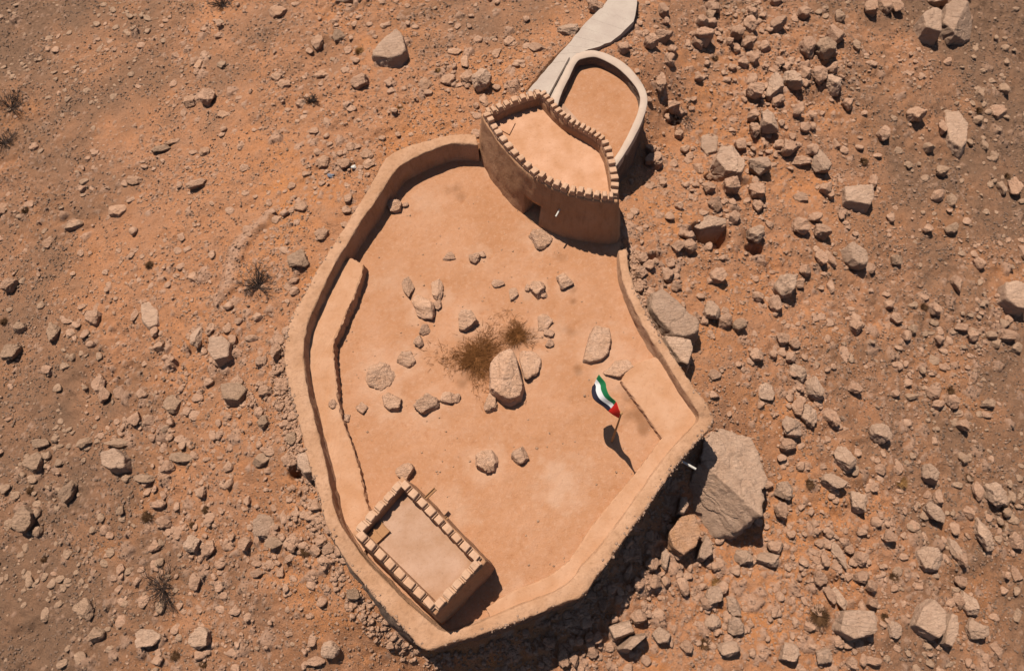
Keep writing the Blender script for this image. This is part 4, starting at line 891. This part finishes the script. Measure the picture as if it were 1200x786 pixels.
# ------------------------------------------------------------------ shrubs
def shrub(px, py, r_px, style, label, court_=False, squash=1.):
    p = P(px, py, 0) if court_ else on_ground(px, py); r = r_px / 13.; rr = random.Random(int(px * 7 + py)); V = []; fl = []
    def add(pts, rad, s=3):
        v, f = tube(pts, rad, s); k = len(V); V.extend(v); fl.extend(tuple(i + k for i in q_) for q_ in f)
    if style == 'dead':
        def branch(a, d, L, w, depth):
            pts = [a]; dd_ = d
            for s in range(4):
                dd_ = unit(dd_ + np.array([rr.gauss(0, .18), rr.gauss(0, .18), rr.gauss(0, .1)])); pts.append(pts[-1] + dd_ * L / 4)
            add(pts, [w, w * .85, w * .7, w * .55, w * .35])
            if depth > 0:
                for _ in range(3):
                    k = rr.randint(1, 4); branch(pts[k], unit(dd_ + np.array([rr.gauss(0, .55), rr.gauss(0, .55), rr.gauss(.05, .25)])), L * rr.uniform(.45, .7), w * .55, depth - 1)
        for _ in range(20):
            a = rr.uniform(0, 6.28); branch(p.copy(), unit(np.array([math.cos(a), math.sin(a) + .25, rr.uniform(.25, .9)])), r * rr.uniform(.6, 1.05), .05, 3)
        mt = 'twig'
    else:
        n_ = int(120 + r * 420) if style != 'mat' else int(560 * r * r)
        for _ in range(n_):
            a = rr.uniform(0, 6.28); q_ = abs(rr.gauss(0, .46)) * r * (1 + .5 * math.sin(a * 3 + px) + .25 * math.sin(a * 7)) if style == 'mat' else min(.5, abs(rr.gauss(0, .25))) * r
            b = p + np.array([math.cos(a) * q_, math.sin(a) * q_, 0.0]); a2 = a + rr.gauss(0, .9); L = r * rr.uniform(.3, .75) if style != 'mat' else rr.uniform(.2, .75)
            up = rr.uniform(.3, 1.1) if style != 'mat' else rr.uniform(.15, .9)
            d = unit(np.array([math.cos(a2), math.sin(a2), up])); add([b, b + d * L * .6, b + d * L + np.array([0, 0, -.1 * L])], [.014, .012, .004])
        mt = {'straw': 'straw', 'brown': 'tuft', 'mat': 'brown'}[style]
    o = mesh_obj('dry_shrub' if style == 'dead' else 'brushwood' if style == 'mat' else 'dry_tuft', np.array(V), fl, M[mt]); recenter(o, p)
    return tag(o, label, 'shrub' if style in ('dead', 'mat') else 'tuft')
shrub(262,8,16,'dead','small dark leafless shrub at the top edge, left part')
shrub(14,128,27,'dead','large dark leafless shrub at the left edge'); shrub(6,168,18,'dead','smaller dark leafless shrub just below the large one at the left edge')
shrub(365,120,9,'dead','little leafless twig shrub above the left part of the wall'); shrub(303,338,20,'dead','sprawling leafless bush below the curved earth bank on the left slope')
shrub(192,690,20,'dead','sprawling leafless bush on the lower left slope'); shrub(797,140,14,'dead','thin leafless shrub right of the round terrace')
shrub(558,420,30,'mat','wide mat of brown dry brush left of the largest courtyard boulder', True); shrub(606,393,16,'mat','small patch of brown dry brush above the largest courtyard boulder', True)
TF = [(422,61,9,'straw','golden dry grass tuft beside the triangular boulder'),(469,127,5,'straw','tiny straw tuft between the upper stones and the wall'),(513,83,5,'straw','tiny straw tuft above the wall near the upper stones'),
 (30,247,7,'brown','dark brown tuft near the left edge below the dark shrubs'),(175,311,7,'brown','dark tuft above the smooth oval slab'),(5,377,7,'brown','dark tuft at the left edge by the dark stones'),(173,605,9,'brown','tall dark tuft on the lower left slope'),
 (242,597,6,'brown','dark tuft right of the tall dark tuft'),(226,615,5,'brown','small dark tuft below and left of its neighbour tuft'),(206,768,7,'brown','dark tuft near the bottom edge at the left'),(239,777,6,'brown','dark tuft at the bottom edge beside a pale slab'),
 (36,575,6,'brown','dark tuft at the far lower left'),(52,655,5,'brown','small dark tuft at the lower left among gravel'),(838,69,6,'brown','tuft among the stones right of the terrace'),(1012,190,8,'brown','dark tuft above the brick-shaped slab'),
 (1147,130,7,'brown','dark tuft right of the flat slab'),(1180,207,6,'brown','small tuft near the upper right edge'),(1083,360,6,'brown','tuft beside a stone on the middle right slope'),(1113,458,7,'brown','tuft above the ledge on the right slope'),
 (948,567,8,'brown','brown tuft right of the giant boulder'),(960,722,14,'brown','large brown tuft among the stones at the bottom right'),(1047,676,7,'brown','dark tuft left of the large pointed slab'),(838,683,7,'straw','orange tuft below the giant boulder'),
 (825,754,8,'brown','tuft near the bottom edge right of the wedge boulder'),(1172,616,6,'brown','tuft below the upright stones at the right'),(1135,560,6,'brown','tuft above the upright stones at the right'),(1056,565,9,'straw','faded orange tuft on the lower right slope'),
 (358,646,7,'brown','tuft left of the rubble mound by the lower left wall'),(1037,723,6,'brown','tuft beside the blocky slab near the bottom right')]
for t in TF: shrub(*t[:4], t[4])

# stones showing along the broken outer lip of the wall
ii = np.where((np.linspace(0, 1, len(WO)) > .18))[0]; ks = rg.choice(ii, 900); ks = ks[rg.random(900) < np.clip(.55 + 2.5 * fbm(ks * .05, ks * 0., 501, 2), .1, 1)]
ofs = np.where(rg.random(len(ks)) < .75, rg.normal(.0, .05, len(ks)), rg.uniform(-.35, 0, len(ks)))
pl_ = WO[ks] + nrm[ks] * ofs[:, None]; zl = np.where(ofs > .0, zt[ks] - .12 - rg.uniform(0, .5, len(ks)), zt[ks] - .05)
_t = terrain; terrain = lambda x, y: zl
Vc, Fc_ = place(pl_[:, 0], pl_[:, 1], .10, .26, 1.8, 1, rg, .9); terrain = _t
o = mesh_obj('lip_stones', Vc, Fc_, M['rubble']); tag(o, kind='stuff'); under(o, fw)
# small litter above the wall
p = on_ground(388, 207); V, Fc = rock_shape(3, rg, 10, .7, .25); o = mesh_obj('plastic_bag', V * [.38, .26, .16], Fc, M['bag'], smooth=True); o.location = Vector(p + [0, 0, .08]); tag(o, 'crumpled grey-blue plastic bag lying among stones above the wall', 'bag')
p = on_ground(415, 197); V, Fc = rock_shape(3, rg, 8, .6, .03); o = mesh_obj('white_stone', V * [.27, .22, .2], Fc, M['white']); o.location = Vector(p + [0, 0, .1]); tag(o, 'small bright white block among the stones above the wall', 'stone')

# ------------------------------------------------------------------ light, sky, camera
SUNV = unit(np.array([-.215, .392, 1.0])); elev = math.asin(SUNV[2]); az = math.atan2(SUNV[0], SUNV[1])
w = bpy.data.worlds.new('World'); sc.world = w; w.use_nodes = True; nt = w.node_tree
sky = nt.nodes.new('ShaderNodeTexSky'); sky.sky_type = 'NISHITA'; sky.sun_disc = False; sky.sun_elevation = elev; sky.sun_rotation = az; sky.air_density = 1.0; sky.dust_density = 1.0
bg = nt.nodes['Background']; bg.inputs[1].default_value = .05; nt.links.new(sky.outputs[0], bg.inputs[0])
sun = bpy.data.lights.new('sun', 'SUN'); sun.energy = 5.0; sun.angle = math.radians(.5); sun.color = (1, .905, .785)
so = bpy.data.objects.new('sun', sun); C.objects.link(so); so.rotation_euler = Vector(SUNV).to_track_quat('Z', 'Y').to_euler()
cam = bpy.data.cameras.new('camera'); co = bpy.data.objects.new('camera', cam); C.objects.link(co); cam.sensor_width = 36; cam.lens = 36 * F / 1200; cam.clip_end = 6000; cam.clip_start = .5
R4 = Matrix([[*RM[0], 0], [*RM[1], 0], [*RM[2], H], [0, 0, 0, 1]]); co.matrix_world = R4; sc.camera = co
sc.view_settings.view_transform = 'Standard'; sc.view_settings.look = 'None'; sc.view_settings.exposure = .66; sc.view_settings.gamma = 1
sc.cycles.max_bounces = 5; sc.cycles.diffuse_bounces = 2
